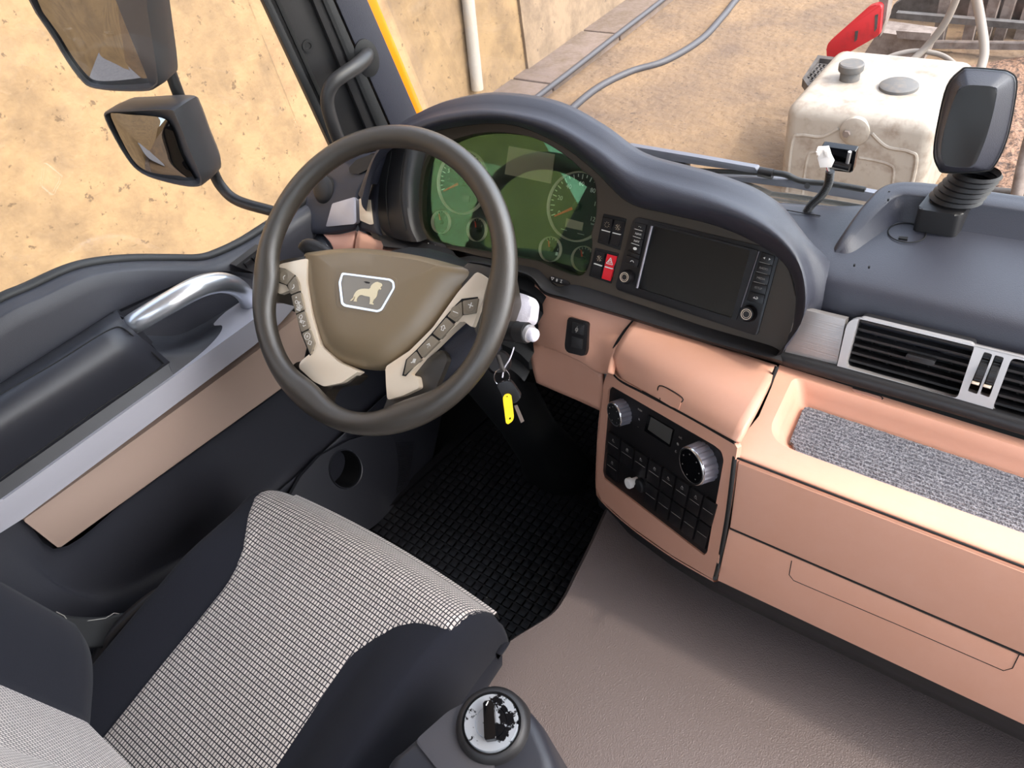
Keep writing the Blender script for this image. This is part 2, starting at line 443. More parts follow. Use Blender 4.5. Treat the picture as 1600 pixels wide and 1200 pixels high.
# white tank with two caps
TF = 3.98
tk = Vector((-0.94, TF, GZ + 0.42)); ftz = -0.90
FT = Frame((0, 4.2, ftz), (1, 0, 0), (0, 0, 1))       # its top
pl_, pr_ = FT.px(1232, 168), FT.px(1462, 203)
x0, x1, yf, yb = -1.46, -0.56, 4.16, 5.12
FTF = Frame((0, yf, ftz), (1, 0, 0), (0, -1, 0))
t = thing('plastic_tank', 'white plastic liquid tank with grey caps, standing in front of the windscreen', 'tank', ((x0 + x1) / 2, (yf + yb) / 2, GZ + 0.0))
bm = bmesh.new(); add_box(bm, ((x0 + x1) / 2, (yf + yb) / 2, (ftz + GZ) / 2), (x1 - x0, yb - yf, ftz - GZ), bev=0.0)
bmesh.ops.bevel(bm, geom=bm.edges[:], offset=0.085, segments=5, profile=0.5, affect='EDGES')
body = link('tank_body', bm, 'tank_white', t, 50)
a, b = FT.loc(1329, 112, 0.05); 
lathe('filler_cap', FT, a, b, [(0.062, -0.02), (0.062, 0.055), (0.075, 0.06), (0.078, 0.066), (0.078, 0.10), (0.07, 0.108), (0, 0.108)], 'tank_cap', t)
a, b = FT.loc(1404, 137, 0.0)
lathe('lid', FT, a, b, [(0.115, -0.02), (0.115, 0.018), (0.10, 0.028), (0, 0.03)], 'tank_cap', t, label='flat round grey lid')
a, b = FTF.loc(1336, 205, 0)
lathe('moulded_boss', FTF, a, b, [(0.09, -0.02), (0.088, 0.012), (0.07, 0.02), (0, 0.02)], 'tank_white', t)
a2, b2 = FTF.loc(1325, 206, 0); lathe('bolt', FTF, a2, b2, [(0.025, 0.015), (0.022, 0.04), (0, 0.04)], 'old_metal', t, seg=6)
bm = bmesh.new()
for s in (1, -1):
    pts = [(a + s * 0.10, b - 0.0), (a + s * 0.20, b - 0.07), (a + s * 0.33, b - 0.08), (a + s * 0.38, b - 0.14), (a + s * 0.38, b - 0.5)]
    add_tube(bm, cr([FTF.at(p, q, -0.006) for p, q in pts], 6), 0.014, 8)
    pts = [(a + s * 0.05, b - 0.17), (a + s * 0.22, b - 0.18), (a + s * 0.27, b - 0.24), (a + s * 0.27, b - 0.5)]
    add_tube(bm, cr([FTF.at(p, q, -0.007) for p, q in pts], 6), 0.013, 8)
link('moulded_ribs', bm, 'tank_white', t)
# trailer chassis behind the tank
def gy(x, y, Y): return aty(x, y, Y)
t = thing('red_guard_board', 'angled red plastic marker board above the tank', 'marker board', gy(1335, 55, 5.6))
FR_ = Frame((0, 5.6, 0), (1, 0, 0), (0, -1, 0))
pprism('board', FR_, [(1291, 72), (1297, 64), (1358, 10), (1372, 6), (1378, 10), (1374, 55), (1300, 97), (1292, 92)], 0, 0.05, 'red_guard', t, r=0.02, bev=0.01)
pprism('slot', FR_, [(1336, 49), (1341, 48), (1339, 62), (1335, 66)], 0.04, 0.054, 'dark_metal', t)
pprism('slot', FR_, [(1367, 24), (1372, 22), (1370, 45), (1366, 50)], 0.04, 0.054, 'dark_metal', t)
pprism('bracket', FR_, [(1372, -30), (1392, -30), (1384, 30), (1374, 58), (1369, 56), (1374, 10)], -0.12, 0.0, 'old_metal', t)
# step grating
t = thing('step_grating', 'dark metal step grating beside the white tank', 'step', gp(1278, 115, 0.5))
FS = Frame((0, 0, GZ + 0.5), (1, 0, 0), (0, 0, 1))
outer = FS.poly([(1254, 122), (1278, 86), (1330, 92), (1322, 130), (1262, 134)]); inner = FS.poly([(1260, 119), (1281, 91), (1322, 96), (1316, 124), (1266, 128)])
prism('step_frame', FS, outer, -0.06, 0, 'dark_metal', t, [inner])
bm = bmesh.new(); cx = [p[0] for p in inner]; cy = [p[1] for p in inner]
for k in range(9):
    x = min(cx) + (max(cx) - min(cx)) * (k + .5) / 9; add_box(bm, FS.at(x, sum(cy) / len(cy), -0.03), (0.012, (max(cy) - min(cy)) * 0.75, 0.03))
for k in range(6):
    y = min(cy) + (max(cy) - min(cy)) * (k + 1) / 7; add_box(bm, FS.at(sum(cx) / len(cx), y, -0.03), ((max(cx) - min(cx)) * 0.7, 0.012, 0.03))
link('grating_bars', bm, 'dark_metal', t)
# trailer frame, slatted side
t = thing('trailer_frame', 'weathered dirty trailer frame with upright posts behind the tank', 'trailer', (0.4, 7.4, GZ))
def slab(name, px4, Y, d, m):
    F = Frame((0, Y, 0), (1, 0, 0), (0, -1, 0)); return pprism(name, F, px4, -d, 0, m, t)
slab('end_board', [(1378, 52), (1396, 8), (1470, -40), (1760, -90), (1640, 110), (1466, 92), (1376, 62)], 7.6, 0.1, 'dark_metal')
slab('cross_member', [(1345, 92), (1372, 50), (1456, 62), (1440, 100), (1400, 104)], 6.2, 0.25, 'old_metal')
slab('cross_member', [(1400, 48), (1455, 52), (1452, 64), (1402, 60)], 6.1, 0.1, 'old_metal')
for k, (xa, ya, xb, yb_) in enumerate([(1483, -30, 1455, 108), (1532, -30, 1506, 82), (1562, -30, 1527, 95), (1588, -30, 1552, 86), (1622, -30, 1577, 105), (1655, -30, 1606, 110), (1690, -30, 1640, 110)]):
    slab('post', [(xa - 9, ya), (xa + 9, ya), (xb + 8, yb_), (xb - 8, yb_)], 7.0 + 0.08 * k, 0.12, 'old_metal')
slab('rail', [(1400, 20), (1700, 45), (1700, 55), (1400, 30)], 6.9, 0.06, 'dark_metal')
slab('rail', [(1440, 66), (1700, 70), (1700, 80), (1440, 76)], 6.9, 0.06, 'old_metal')
# soil strip under the trailer, right
bm = bmesh.new()
pts = [gp(1385, 150, 0), gp(1470, 98, 0), gp(1700, 100, 0), gp(1900, 300, 0), gp(1640, 420, 0), gp(1560, 330, 0)]
rowsN = 26
L_, R_ = [gp(1500, 105, .02), gp(1560, 330, .02)], [gp(1760, 60, .02), gp(2000, 420, .02)]
rows = []
for i in range(rowsN):
    a = L_[0].lerp(L_[1], i / (rowsN - 1)); b = R_[0].lerp(R_[1], i / (rowsN - 1)); r = []
    for k in range(40):
        p = a.lerp(b, k / 39); p.z += 0.0 if i in (0, rowsN - 1) or k in (0, 39) else random.random() * 0.045; r.append(p)
    rows.append(r)
add_grid(bm, rows); o = link('soil', bm, 'soil', None, 80); tag(o, 'loose brown soil and debris on the yard under the trailer', 'soil'); o['kind'] = 'stuff'
# pale air hoses
def hose(P, r, label, m='hose_pale'):
    o = tube('air_hose', [gy(*p) for p in P], r, m, seg=8); tag(o, label, 'hose')
hose([(1505, -30, 5.3), (1480, 30, 5.3), (1450, 70, 5.3), (1428, 92, 5.25), (1415, 101, 5.2)], 0.024, 'thick pale hose slanting down to the back of the tank')
hose([(1372, 102, 5.2), (1392, 88, 5.25), (1430, 80, 5.3), (1470, 86, 5.3), (1495, 104, 5.2), (1515, 130, 5.0), (1545, 290, 4.4), (1552, 330, 4.3)], 0.018, 'thin pale hose looping over the tank and down')
hose([(1520, -30, 5.2), (1532, 30, 5.2), (1538, 80, 5.1), (1530, 120, 5.0), (1520, 200, 4.8)], 0.03, 'stiff pale hose hanging straight down by the posts')
hose([(1620, 180, 4.0), (1600, 250, 3.9), (1588, 310, 3.8), (1580, 360, 3.8)], 0.03, 'ribbed grey hose at the far edge behind the ribbed mount', 'old_metal')
for k, (y, x0_, x1_) in enumerate([(293, 1500, 1640), (303, 1500, 1640)]):
    o = tube('scaffold_tube', [gy(x0_, y, 3.9), gy(x1_, y + 12, 3.9)], 0.02, 'dark_metal', seg=8)
    tag(o, ['upper dark metal rail low behind the ribbed mount', 'lower dark metal rail low behind the ribbed mount'][k], 'rail')
# things the mirrors see: grey slab leaning behind, road
bm = bmesh.new(); add_box(bm, (-3.55, -3.6, GZ + 0.62), (0.07, 1.6, 1.2), Matrix.Rotation(math.radians(-24), 3, 'Y') @ Matrix.Identity(3), 0.01)
o = link('grey_board', bm, 'slab_grey', None, 30); tag(o, 'grey ribbed board seen in the door mirrors', 'board')
bm = bmesh.new(); add_box(bm, (-1.5, -16, 0.4), (16, 0.3, 4.2)); struct(link('wall_back', bm, 'concrete_wall', smooth=0))

# ---------------------------------------------------------------- the cab shell
XD = -1.05                                   # inner face of the driver's door
# A-pillar strips stand in one vertical plane that turns from the door to the windscreen
FP = Frame((-1.10, 0.34, 0), (0.447, 0.894, 0), (0.894, -0.447, 0))
def strip_poly(xt0, xb0, xt1, xb1, yb=250, yt=-230):
    def ex(xt, xb, y): return xt + (xb - xt) * y / 187.0
    return [(ex(xt0, xb0, yt), yt), (ex(xt1, xb1, yt), yt), (ex(xt1, xb1, yb), yb), (ex(xt0, xb0, yb), yb)]
pil = thing('windscreen_pillar', 'dark windscreen pillar with rubber seals and grained blue-grey cover', 'pillar', (-1.05, 0.45, 0.62)); pil['kind'] = 'structure'; pil.name = 'trim_2'
def pst(name, a, z0, z1, m, bev=0.004, yb=262, label=None): return pprism(name, FP, strip_poly(*a, yb=yb), z0, z1, m, pil, bev=bev, label=label)
pst('window_seal', (410, 497, 424, 511), -0.02, 0.012, 'rubber', 0.006, 290)
pst('door_frame', (421, 508, 492, 572), -0.06, 0.0, 'dash_black', 0.004, 290)
pst('seal_bead', (430, 515, 437, 522), -0.01, 0.006, 'gap_black', 0.002, 290)
pst('inner_seal', (488, 566, 503, 583), -0.03, 0.018, 'dash_black', 0.012, 290)
pst('inner_seal', (503, 583, 522, 604), -0.03, 0.026, 'rubber', 0.014, 290)
pst('pillar_cover', (524, 606, 575, 656), -0.12, 0.022, 'dash_dark', 0.005, 262, 'grained blue-grey pillar cover')
pst('painted_edge', (566, 648, 589, 667), -0.16, -0.012, 'orange_paint', 0.002, 262, 'bright orange painted edge')
a, b = FP.loc(481, 71); lathe('screw', FP, a, b, [(0.011, -0.002), (0.011, 0.003), (0.006, 0.003), (0.005, 0.001), (0, 0.001)], 'black', pil)
# door window glass and windscreen
bm = bmesh.new()
dw = [atx(508, 262, XD - .06), atx(395, -30, XD - .06)]
FW2 = Frame((XD - 0.075, 0, 0), (0, 1, 0), (1, 0, 0))
prism('window_1', FW2, [(0.335, 0.70), (0.13, 0.62), (0.0, 0.66), (-0.20, 0.70), (-0.80, 0.84), (-0.80, 1.62), (0.20, 1.62), (0.31, 1.2)], 0, 0.004, 'window_glass')['kind'] = 'structure'
FWS = Frame((0, 0.56, 0.72), (1, 0, 0), (0, -1, -0.21))
prism('window_2', FWS, [(-0.98, -0.10), (1.0, -0.10), (0.98, 1.24), (-0.98, 1.24)], -0.006, 0.0, 'window_glass')['kind'] = 'structure'
# roof, rear wall, header and the post behind the driver's door
# roof lining, run out past the windscreen top to block sun
FCE = Frame((0, 0, 1.95), (1, 0, 0), (0, 0, 1))
struct(prism('ceiling', FCE, [(-1.15, -1.22), (1.15, -1.22), (1.15, .27), (1.05, .50), (-1.05, .50), (-1.15, .27)], 0, .06, 'roof_lining', None))
FRW = Frame((0, -1.22, 0), (1, 0, 0), (0, 1, 0))
FRW = Frame((0, -1.22, 0), (-1, 0, 0), (0, 1, 0))
struct(prism('wall_rear', FRW, [(-1.15, -.2), (1.15, -.2), (1.15, 2.0), (-1.15, 2.0)], -.05, 0, 'roof_lining', None, [rnd([(-.95, .95), (.42, .95), (.42, 1.7), (-.95, 1.7)], .06)]))  # window hole added so sky light from behind reaches the dash
struct(prism('added_rear_window', FRW, rnd([(-.95, .95), (.42, .95), (.42, 1.7), (-.95, 1.7)], .06), -.03, -.026, 'window_glass'))  # pane of the added rear window
bm = bmesh.new(); add_box(bm, (0, 0.64, 0.25), (2.2, 0.04, 0.60)); add_box(bm, (0, 0.55, 0.56), (2.1, 0.24, 0.03)); struct(link('wall_front', bm, 'roof_lining', smooth=0))
bm = bmesh.new(); add_box(bm, (XD - .07, -1.0, 1.0), (0.12, 0.40, 2.0)); add_box(bm, (XD - .07, -0.1, 1.78), (0.10, 1.1, 0.36)); struct(link('wall_side', bm, 'door_dark', smooth=0))
# passenger side: lower wall, rear post widened to keep sun off the tunnel
bm = bmesh.new(); add_box(bm, (1.12, -0.25, 0.05), (0.06, 1.85, 0.20)); add_box(bm, (1.12, -0.82, 1.05), (0.06, 0.76, 1.8)); add_box(bm, (1.12, 0.44, 1.2), (0.06, 0.12, 1.6)); struct(link('wall_right', bm, 'door_dark', smooth=0))
# cab floor
bm = bmesh.new(); add_box(bm, (0, -0.2, -0.05), (2.2, 2.0, 0.06)); struct(link('floor_cab', bm, 'black', smooth=0))
# raised vinyl floor over the engine, its edge curving away beside the driver's mat
e = [(950, 795), (925, 850), (900, 900), (882, 935), (860, 962), (800, 1000), (745, 1045), (700, 1100), (650, 1180), (600, 1260)]
ed = cr([atz(x, y, 0.25) for x, y in e], 5)
bm = bmesh.new(); cols = 26
rows = []
for p in ed:
    r = [Vector((p.x - 0.02, p.y - .005, 0.0)), Vector((p.x - 0.016, p.y - .004, 0.21)), Vector((p.x - 0.008, p.y, 0.24))]
    r += [Vector((p.x + (1.05 - p.x) * (k / cols) ** 1.25, p.y, 0.25 - 0.002 * 0)) for k in range(cols + 1)]
    rows.append(r)
first = [Vector((q.x, 0.75, q.z)) for q in rows[0]]; last = [Vector((q.x, -1.18, q.z)) for q in rows[-1]]
rows = [first] + rows + [last]
add_grid(bm, rows); struct(link('floor_tunnel', bm, 'floor_vinyl', None, 50), 'grey-brown grained vinyl floor over the engine')

# ---------------------------------------------------------------- driver's rubber mat
FM = Frame((0, 0, 0), (1, 0, 0), (0, 0, 1))
t = thing('rubber_floor_mat', 'black rubber mat with raised square studs in the driver footwell', 'floor mat', (-0.62, 0.1, 0.0))
mp = [(-0.895, 0.02), (-0.93, -0.62), (-0.345, -0.62), (-0.345, 0.62), (-0.84, 0.62), (-0.872, 0.25)]
prism('mat_sheet', FM, mp, 0.0, 0.008, 'mat_rubber', t)
prism('raised_border', FM, [(-0.905, 0.02), (-0.94, -0.62), (-0.925, -0.62), (-0.886, 0.02), (-0.862, 0.25), (-0.83, 0.62), (-0.845, 0.62), (-0.882, 0.25)], 0.0, 0.016, 'mat_rubber', t)
bm = bmesh.new(); p_ = 0.0196
ang = math.radians(3)
for i in range(27):
    for j in range(60):
        x = -0.868 + i * p_; y = -0.60 + j * p_ * 1.0
        if x - 0.03 * max(0, 0) > -0.36: continue
        xl = -0.886 + (0.02 if y > .02 else 0) * max(0, y) * 5
        if x < xl + .006: continue
        if abs((j % 14) - 6.5) < .2: continue
        s = p_ * 0.40
        add_prism(bm, FM, [(x - s, y - s), (x + s, y - s), (x + s, y + s), (x - s, y + s)], 0.008, 0.0125, (), 0.0012, False)
o = link('studs', bm, 'mat_rubber', t, 40); o['kind'] = 'stuff'

# ---------------------------------------------------------------- driver's door
FD = Frame((XD, 0, 0), (0, 1, 0), (1, 0, 0))
door = bpy.data.objects.new('door_1', None); COL.objects.link(door); door.location = (XD, -0.2, 0.0); struct(door, "dark driver's door with silver grab bar, brushed strip and beige insert")
sill = [(-500, 640), (-160, 590), (0, 490), (60, 462), (120, 434), (165, 422), (220, 416), (280, 415), (330, 414), (365, 402), (400, 384), (440, 358), (500, 318), (540, 290)]
low = [(-560, 1000), (-160, 930), (0, 800), (91, 800), (150, 780), (240, 700), (330, 640), (400, 590), (434, 570), (470, 540), (520, 500), (560, 470), (600, 430), (640, 400)]
up = [FD.px(x, y, -0.02) for x, y in sill]
rows = [[p + Vector((-0.085, 0, -0.02)) for p in up], [p + Vector((-0.06, 0, 0.0)) for p in up], [p + Vector((-0.03, 0, 0.004)) for p in up], up,
        [p + Vector((0.012, 0, -0.03)) for p in up]]
loft('upper_trim', rows + [[Vector((XD + 0.0, p.y, 0.52)) for p in up]], 'door_dark', door, 60, 3)
tube('window_weatherstrip', [p + Vector((-0.03, 0, 0.006)) for p in up], 0.009, 'rubber', door, 4)
# armrest: a rolled box along the door with its lid, running forward to the grab bar
def along(P, Q, n): return [P.lerp(Q, k / (n - 1)) for k in range(n)]
def dpt(x, y, off): return FD.px(x, y, off)
A = [(-420, 868, .0), (-420, 886, .045), (-420, 915, .066), (-420, 955, .072), (-420, 1050, .066)]
Bq = [(182, 484, .0), (190, 498, .045), (212, 520, .07), (236, 540, .075), (266, 566, .062)]
rows = [along(dpt(a[0], a[1], a[2]), dpt(b[0], b[1], b[2]), 14) for a, b in zip(A, Bq)]
loft('armrest_lid', rows, 'door_smooth', door, 14, 6, curve=False, thick=0.02)
AS = Surf(*[o for o in bpy.data.objects if o.name.startswith('armrest_lid')])
tube('lid_seam', [AS.px(x, y, .0003) for x, y in ((-60, 654), (0, 617), (80, 571), (150, 527), (176, 513), (190, 512), (206, 523), (240, 553), (256, 568))], .0011, 'gap_black', door, 5, 8)
tube('lid_seam', [AS.px(x, y, .0003) for x, y in ((256, 568), (235, 586), (160, 634), (80, 691), (4, 745), (-60, 790))], .0011, 'gap_black', door, 4, 8)
# body under the lid, then the scooped recess ahead of it
rows = [[dpt(-420, 1050, .06), dpt(-200, 894, .06), dpt(0, 752, .06), dpt(150, 645, .058), dpt(262, 566, .056)],
        [dpt(-420, 1095, .066), dpt(-200, 936, .066), dpt(0, 787, .068), dpt(150, 680, .068), dpt(272, 590, .068)]]
loft('armrest_body', rows, 'door_smooth', door, 40, 1)
sc_ = [([(186, 484), (250, 455), (300, 434), (340, 424), (380, 426), (420, 430)], (.0,) * 6),
       ([(202, 500), (258, 474), (303, 452), (342, 440), (378, 446), (412, 448)], (-.022, -.03, -.03, -.028, -.015, .0)),
       ([(222, 522), (268, 502), (308, 482), (343, 466), (374, 466), (406, 462)], (-.006, -.03, -.032, -.028, -.01, .006)),
       ([(240, 542), (280, 530), (316, 512), (350, 492), (378, 482), (404, 472)], (.024, .008, .004, .004, .012, .016)),
       ([(250, 553), (286, 544), (321, 526), (356, 504), (384, 490), (410, 478)], (.046, .042, .036, .03, .026, .022)),
       ([(262, 566), (296, 553), (328, 534), (362, 511), (392, 494), (420, 478)], (.056, .056, .052, .046, .038, .030)),
       ([(272, 590), (305, 567), (337, 545), (370, 520), (400, 498), (440, 470)], (.068, .068, .068, .066, .06, .05))]
loft('grab_recess', [[dpt(x, y, o_) for (x, y), o_ in zip(r, oo)] for r, oo in sc_], 'door_smooth', door, 40, 5, smooth=80)
g = [(205, 508, .035), (218, 500, .055), (262, 474, .075), (300, 453, .082), (325, 444, .082), (350, 442, .078), (372, 450, .062), (386, 466, .035), (389, 484, .0)]
tube('grab_bar', [FD.px(x, y, o_) for x, y, o_ in g], [.0165, .017, .018, .0185, .0185, .018, .017, .016, .016], 'bar_silver', door, 6, 20, label='polished silver grab bar')
pprism('grab_bar_end', FD, [(200, 500), (208, 502), (240, 534), (234, 546), (214, 528)], 0.0, 0.05, 'door_smooth', door, bev=0.008)
# brushed strip and beige insert
pprism('brushed_strip', FD, [(-230, 936), (5, 781), (395, 500), (447, 463), (478, 446), (480, 462), (437, 506), (397, 540), (35, 811), (-200, 965)][:], 0.0, 0.072, 'brushed', door, bev=0.005, label='brushed silver strip')
pprism('beige_insert', FD, [(36, 813), (300, 622), (403, 547), (437, 516), (470, 490), (480, 540), (470, 582), (434, 611), (300, 707), (92, 857)], 0.0, 0.056, 'door_beige', door, r=0.004, bev=0.003, label='beige insert panel')
# lower door: curved pocket wall
Lw = [[(-300, 905), (0, 800), (90, 858), (200, 780), (320, 694), (434, 612), (520, 545), (600, 480)],
      [(-300, 935), (-10, 812), (95, 872), (205, 795), (330, 706), (440, 626), (530, 556), (610, 492)],
      [(-300, 1000), (0, 880), (130, 930), (260, 880), (390, 800), (500, 720), (580, 650), (660, 580)],
      [(-300, 1180), (0, 1080), (150, 1050), (300, 1010), (430, 930), (540, 850), (620, 780), (700, 690)]]
Of = [.05, .046, .055, .02]
rows = [[FD.px(x, y, o_) for x, y in r] for r, o_ in zip(Lw, Of)]
rows[3] = [Vector((XD + 0.05, p.y, 0.02)) for p in rows[2]]
mid = [Vector((XD + 0.075, p.y, 0.20)) for p in rows[2]]
loft('door_pocket', rows[:3] + [mid, rows[3]], 'door_dark', door, 50, 4)
rows = [[FD.px(x, y, .03) for x, y in ((-250, 960), (0, 790), (90, 862), (140, 905), (180, 930))], [FD.px(x, y, .035) for x, y in ((-250, 1010), (-20, 850), (70, 920), (130, 960), (175, 975))]]
loft('door_lower_edge', rows, 'door_smooth', door, 20, 1)
# seal column behind and below the door frame (cab side wall under the window)
bm = bmesh.new(); add_box(bm, (XD - 0.06, -0.25, 0.17), (0.05, 1.85, 0.80)); link('door_skin', bm, 'black', door)
# cup holder moulding at the foot of the door, merging to the mat edge
bm = bmesh.new()
cz = 0.30
c1, c2, c3 = atz(606, 806, .004), atz(668, 728, .004), atx(530, 730, -.945)
FCU = Frame(FCUc := hit(540, 733, c1, (c2 - c1).cross(c3 - c1)), (0, 1, 0), (c2 - c1).cross(c3 - c1))
if FCU.n.x < 0: FCU = Frame(FCUc, (0, 1, 0), -FCU.n)
hole = circ(0, 0, 0.040, 28, 0.043)
out2 = FCU.poly([(440, 800), (470, 745), (500, 712), (545, 688), (600, 672), (670, 655), (690, 650), (676, 716), (652, 748), (630, 776), (607, 805), (560, 840), (500, 860), (500, 790), (470, 830)], 0)
prism('cup_holder_top', FCU, out2, -0.012, 0, 'door_smooth', door, [hole])
bm = bmesh.new(); rws = [[FCU.at(a, b, -.001) for a, b in hole], [FCU.at(a * .9, b * .9, -.05) for a, b in hole], [FCU.at(a * .8, b * .8, -.08) for a, b in hole]]
R = add_grid(bm, rws, True); bm.faces.new(R[-1]); link('cup_holder', bm, 'black', door, 60)
bm = bmesh.new(); rws = [[FCU.at(a * 1.08, b * 1.08, 0.0) for a, b in hole], [FCU.at(a * 1.05, b * 1.05, .004) for a, b in hole], [FCU.at(a, b, .003) for a, b in hole], [FCU.at(a * .99, b * .99, -.004) for a, b in hole]]
add_grid(bm, rws, True); link('cup_holder_rim', bm, 'door_smooth', door, 60)
bm = bmesh.new()
for k in range(30):
    p = FCU.px(618 + 5 * math.sin(k / 29 * 3), 690 + k * 2.8, 0.002); q = FCU.px(648 - k * 0.35, 690 + k * 2.5, 0.002); add_tube(bm, [p, q], 0.0011, 6)
link('ribbed_grip', bm, 'door_smooth', door, 50)

# ---------------------------------------------------------------- pillar grab handle
t = thing('grab_handle', 'curved black grab handle on the windscreen pillar', 'grab handle', FP.px(560, 250, .0))
a, b = FP.loc(572, 90, .02)
Fh = FP.moved(FP.at(a, b, 0.02))
ringloft('mount_cup', Fh, [([(p[0] * 1.0, p[1] * 1.5) for p in circ(0, 0, .024, 10)], 0.0), ([(p[0], p[1] * 1.5) for p in circ(0, 0, .024, 10)], 0.006), ([(p[0], p[1] * 1.5) for p in circ(0, 0, .016, 10)], 0.008)], 'black', t, 3)
hp = [(574, 84, .024), (570, 92, .05), (556, 104, .07), (538, 116, .08), (522, 128, .085), (513, 145, .085), (512, 165, .085), (519, 192, .085), (530, 222, .08), (542, 252, .07), (553, 276, .045), (560, 290, .02)]
tube('bar', [FP.px(x, y, o_) for x, y, o_ in hp], [.013, .0145, .0145, .014, .0135, .013, .013, .013, .013, .013, .013, .013], 'dash_black', t, 5, 16)

# ---------------------------------------------------------------- door mirrors
FA1 = 1
am = thing('mirror_arm', 'black bent tubular arm carrying the door mirrors', 'mirror arm', Vector((-1.20, 0.36, 0.40)))
XM = -1.43
arm = [atx(240, 40, XM), atx(274, 134, XM), atx(300, 200, XM), atx(330, 262, XM), atx(346, 292, XM + .01), atx(372, 314, XM + .05), atx(430, 331, XM + .14), atx(500, 350, XM + .22), atx(560, 372, XM + .27)]
tube('arm_tube', arm, 0.0125, 'dash_black', am, 5, 14)
def mirror(name, label, quad, glass, zdeep, group, convex, base_off, yaw, gyaw):
    """quad: rounded face outline, glass outline; the case runs back from the face"""
    th = thing(name, label, 'mirror', (0, 0, 0), group)
    F = Frame(base_off, (math.cos(yaw), math.sin(yaw), 0), (math.sin(yaw), -math.cos(yaw), 0.0))
    q = F.poly(quad, 0); c = (sum(p[0] for p in q) / len(q), sum(p[1] for p in q) / len(q))
    th.location = F.at(c[0], min(p[1] for p in q), -zdeep / 2)
    def sc(poly, s): return [(c[0] + (a - c[0]) * s, c[1] + (b - c[1]) * s) for a, b in poly]
    rings = [(sc(q, .55), -zdeep), (sc(q, .86), -zdeep * .97), (sc(q, .97), -zdeep * .8), (sc(q, 1.0), -zdeep * .45), (sc(q, 1.0), -0.004), (sc(q, .985), 0.0), (sc(q, .955), 0.0), (sc(q, .95), -.03)]
    bm = bmesh.new(); rows = [[F.at(a, b, z) for a, b in smooth2(p, 4)] for p, z in rings]
    R = add_grid(bm, rows, True); bm.faces.new(R[0]); bm.faces.new(R[-1])
    house = link('housing', bm, 'mirror_house', th, 50)
    house_F = F; F = Frame(F.at(*F.loc(glass[0][0] * .5 + glass[6][0] * .5, glass[0][1] * .5 + glass[6][1] * .5), -.012), (math.cos(gyaw), math.sin(gyaw), 0), (math.sin(gyaw), -math.cos(gyaw), 0.0))
    gq = smooth2(F.poly(glass, -.004), 4); gc = (sum(p[0] for p in gq) / len(gq), sum(p[1] for p in gq) / len(gq))
    bm = bmesh.new(); rr = []
    for s in (1.0, .8, .6, .4, .2, .05):
        rr.append([F.at(gc[0] + (a - gc[0]) * s, gc[1] + (b - gc[1]) * s, -.004 + convex * (1 - s * s)) for a, b in gq])
    R = add_grid(bm, rr, True); bm.faces.new(R[-1]); g_ = link('mirror_glass', bm, 'mirror', th, 180)
    g_.data.polygons.foreach_set('use_smooth', [True] * len(g_.data.polygons))
    return th, F
mirror('door_mirror', 'large main door mirror, cut off by the top of the picture', [(40, -25), (150, -90), (212, -120), (232, 20), (247, 118), (243, 136), (222, 144), (150, 140), (122, 122), (84, 64)],
       [(56, -25), (150, -80), (188, -80), (214, 40), (238, 128), (230, 138), (180, 140), (144, 136), (124, 116), (92, 62)], 0.075, 'door mirrors', .004, atx(160, 60, XM + .02), math.radians(12), math.radians(20))
mirror('door_mirror', 'small wide-angle door mirror below the main one', [(163, 186), (168, 174), (196, 172), (262, 170), (276, 182), (296, 232), (316, 282), (304, 293), (262, 286), (222, 272), (196, 246)],
       [(174, 184), (180, 177), (200, 179), (252, 184), (268, 200), (284, 244), (306, 284), (298, 290), (262, 284), (226, 270), (202, 244)], 0.085, 'door mirrors', .016, atx(240, 230, XM + .02), math.radians(12), math.radians(20))

# ================================================================== DASHBOARD
FA = Frame((-.24, .29, .72), (1, 0, 0), (0, -.85, .527))                 # instrument fascia
FV = Frame(FA.px(1215, 560), (1, 0, 0), (0, -1, .43))                     # vent row
FDR = Frame((-.07, .053, .637), (1, 0, 0), (0, -1, .2))                   # drawer fronts
FPN = Frame((-.07, .053, .637), (.855, -.392, .34), (-.451, -.838, .168))  # centre stack, turned to the driver
dash = thing('dashboard', 'truck dashboard with dark grained top, black fascia and tan lower half', 'dashboard', (-0.2, 0.3, 0.35))

# instrument fascia with the opening for the dials
fo = [(590, 384), (578, 310), (600, 240), (640, 212), (700, 197), (790, 190), (870, 220), (930, 262), (985, 315), (1040, 331), (1120, 351), (1190, 381), (1232, 416), (1245, 460), (1238, 520), (1214, 556), (1100, 524), (985, 488), (900, 462), (872, 448), (848, 432), (800, 414), (740, 398), (690, 388)]
fh = [(668, 245), (700, 222), (760, 207), (830, 214), (880, 240), (912, 268), (926, 278), (932, 297), (932, 337), (925, 364), (926, 384), (919, 418), (905, 431), (870, 420), (842, 408), (800, 400), (740, 389), (692, 382), (668, 372), (656, 345), (656, 290)]
prism('fascia', FA, smooth2(FA.poly(fo, 0), 3), -0.006, 0.0, 'fascia', dash, [smooth2(FA.poly(fh, 0), 3)])
# the well the dials sit in
bm = bmesh.new(); hp = [FA.at(a, b, 0) for a, b in smooth2(FA.poly(fh, 0), 3)]
hb = [p - FA.n * 0.03 for p in hp]; add_grid(bm, [[p + FA.n * .0015 for p in hp], hp, hb], True); link('dial_well', bm, 'fascia', dash, 60)

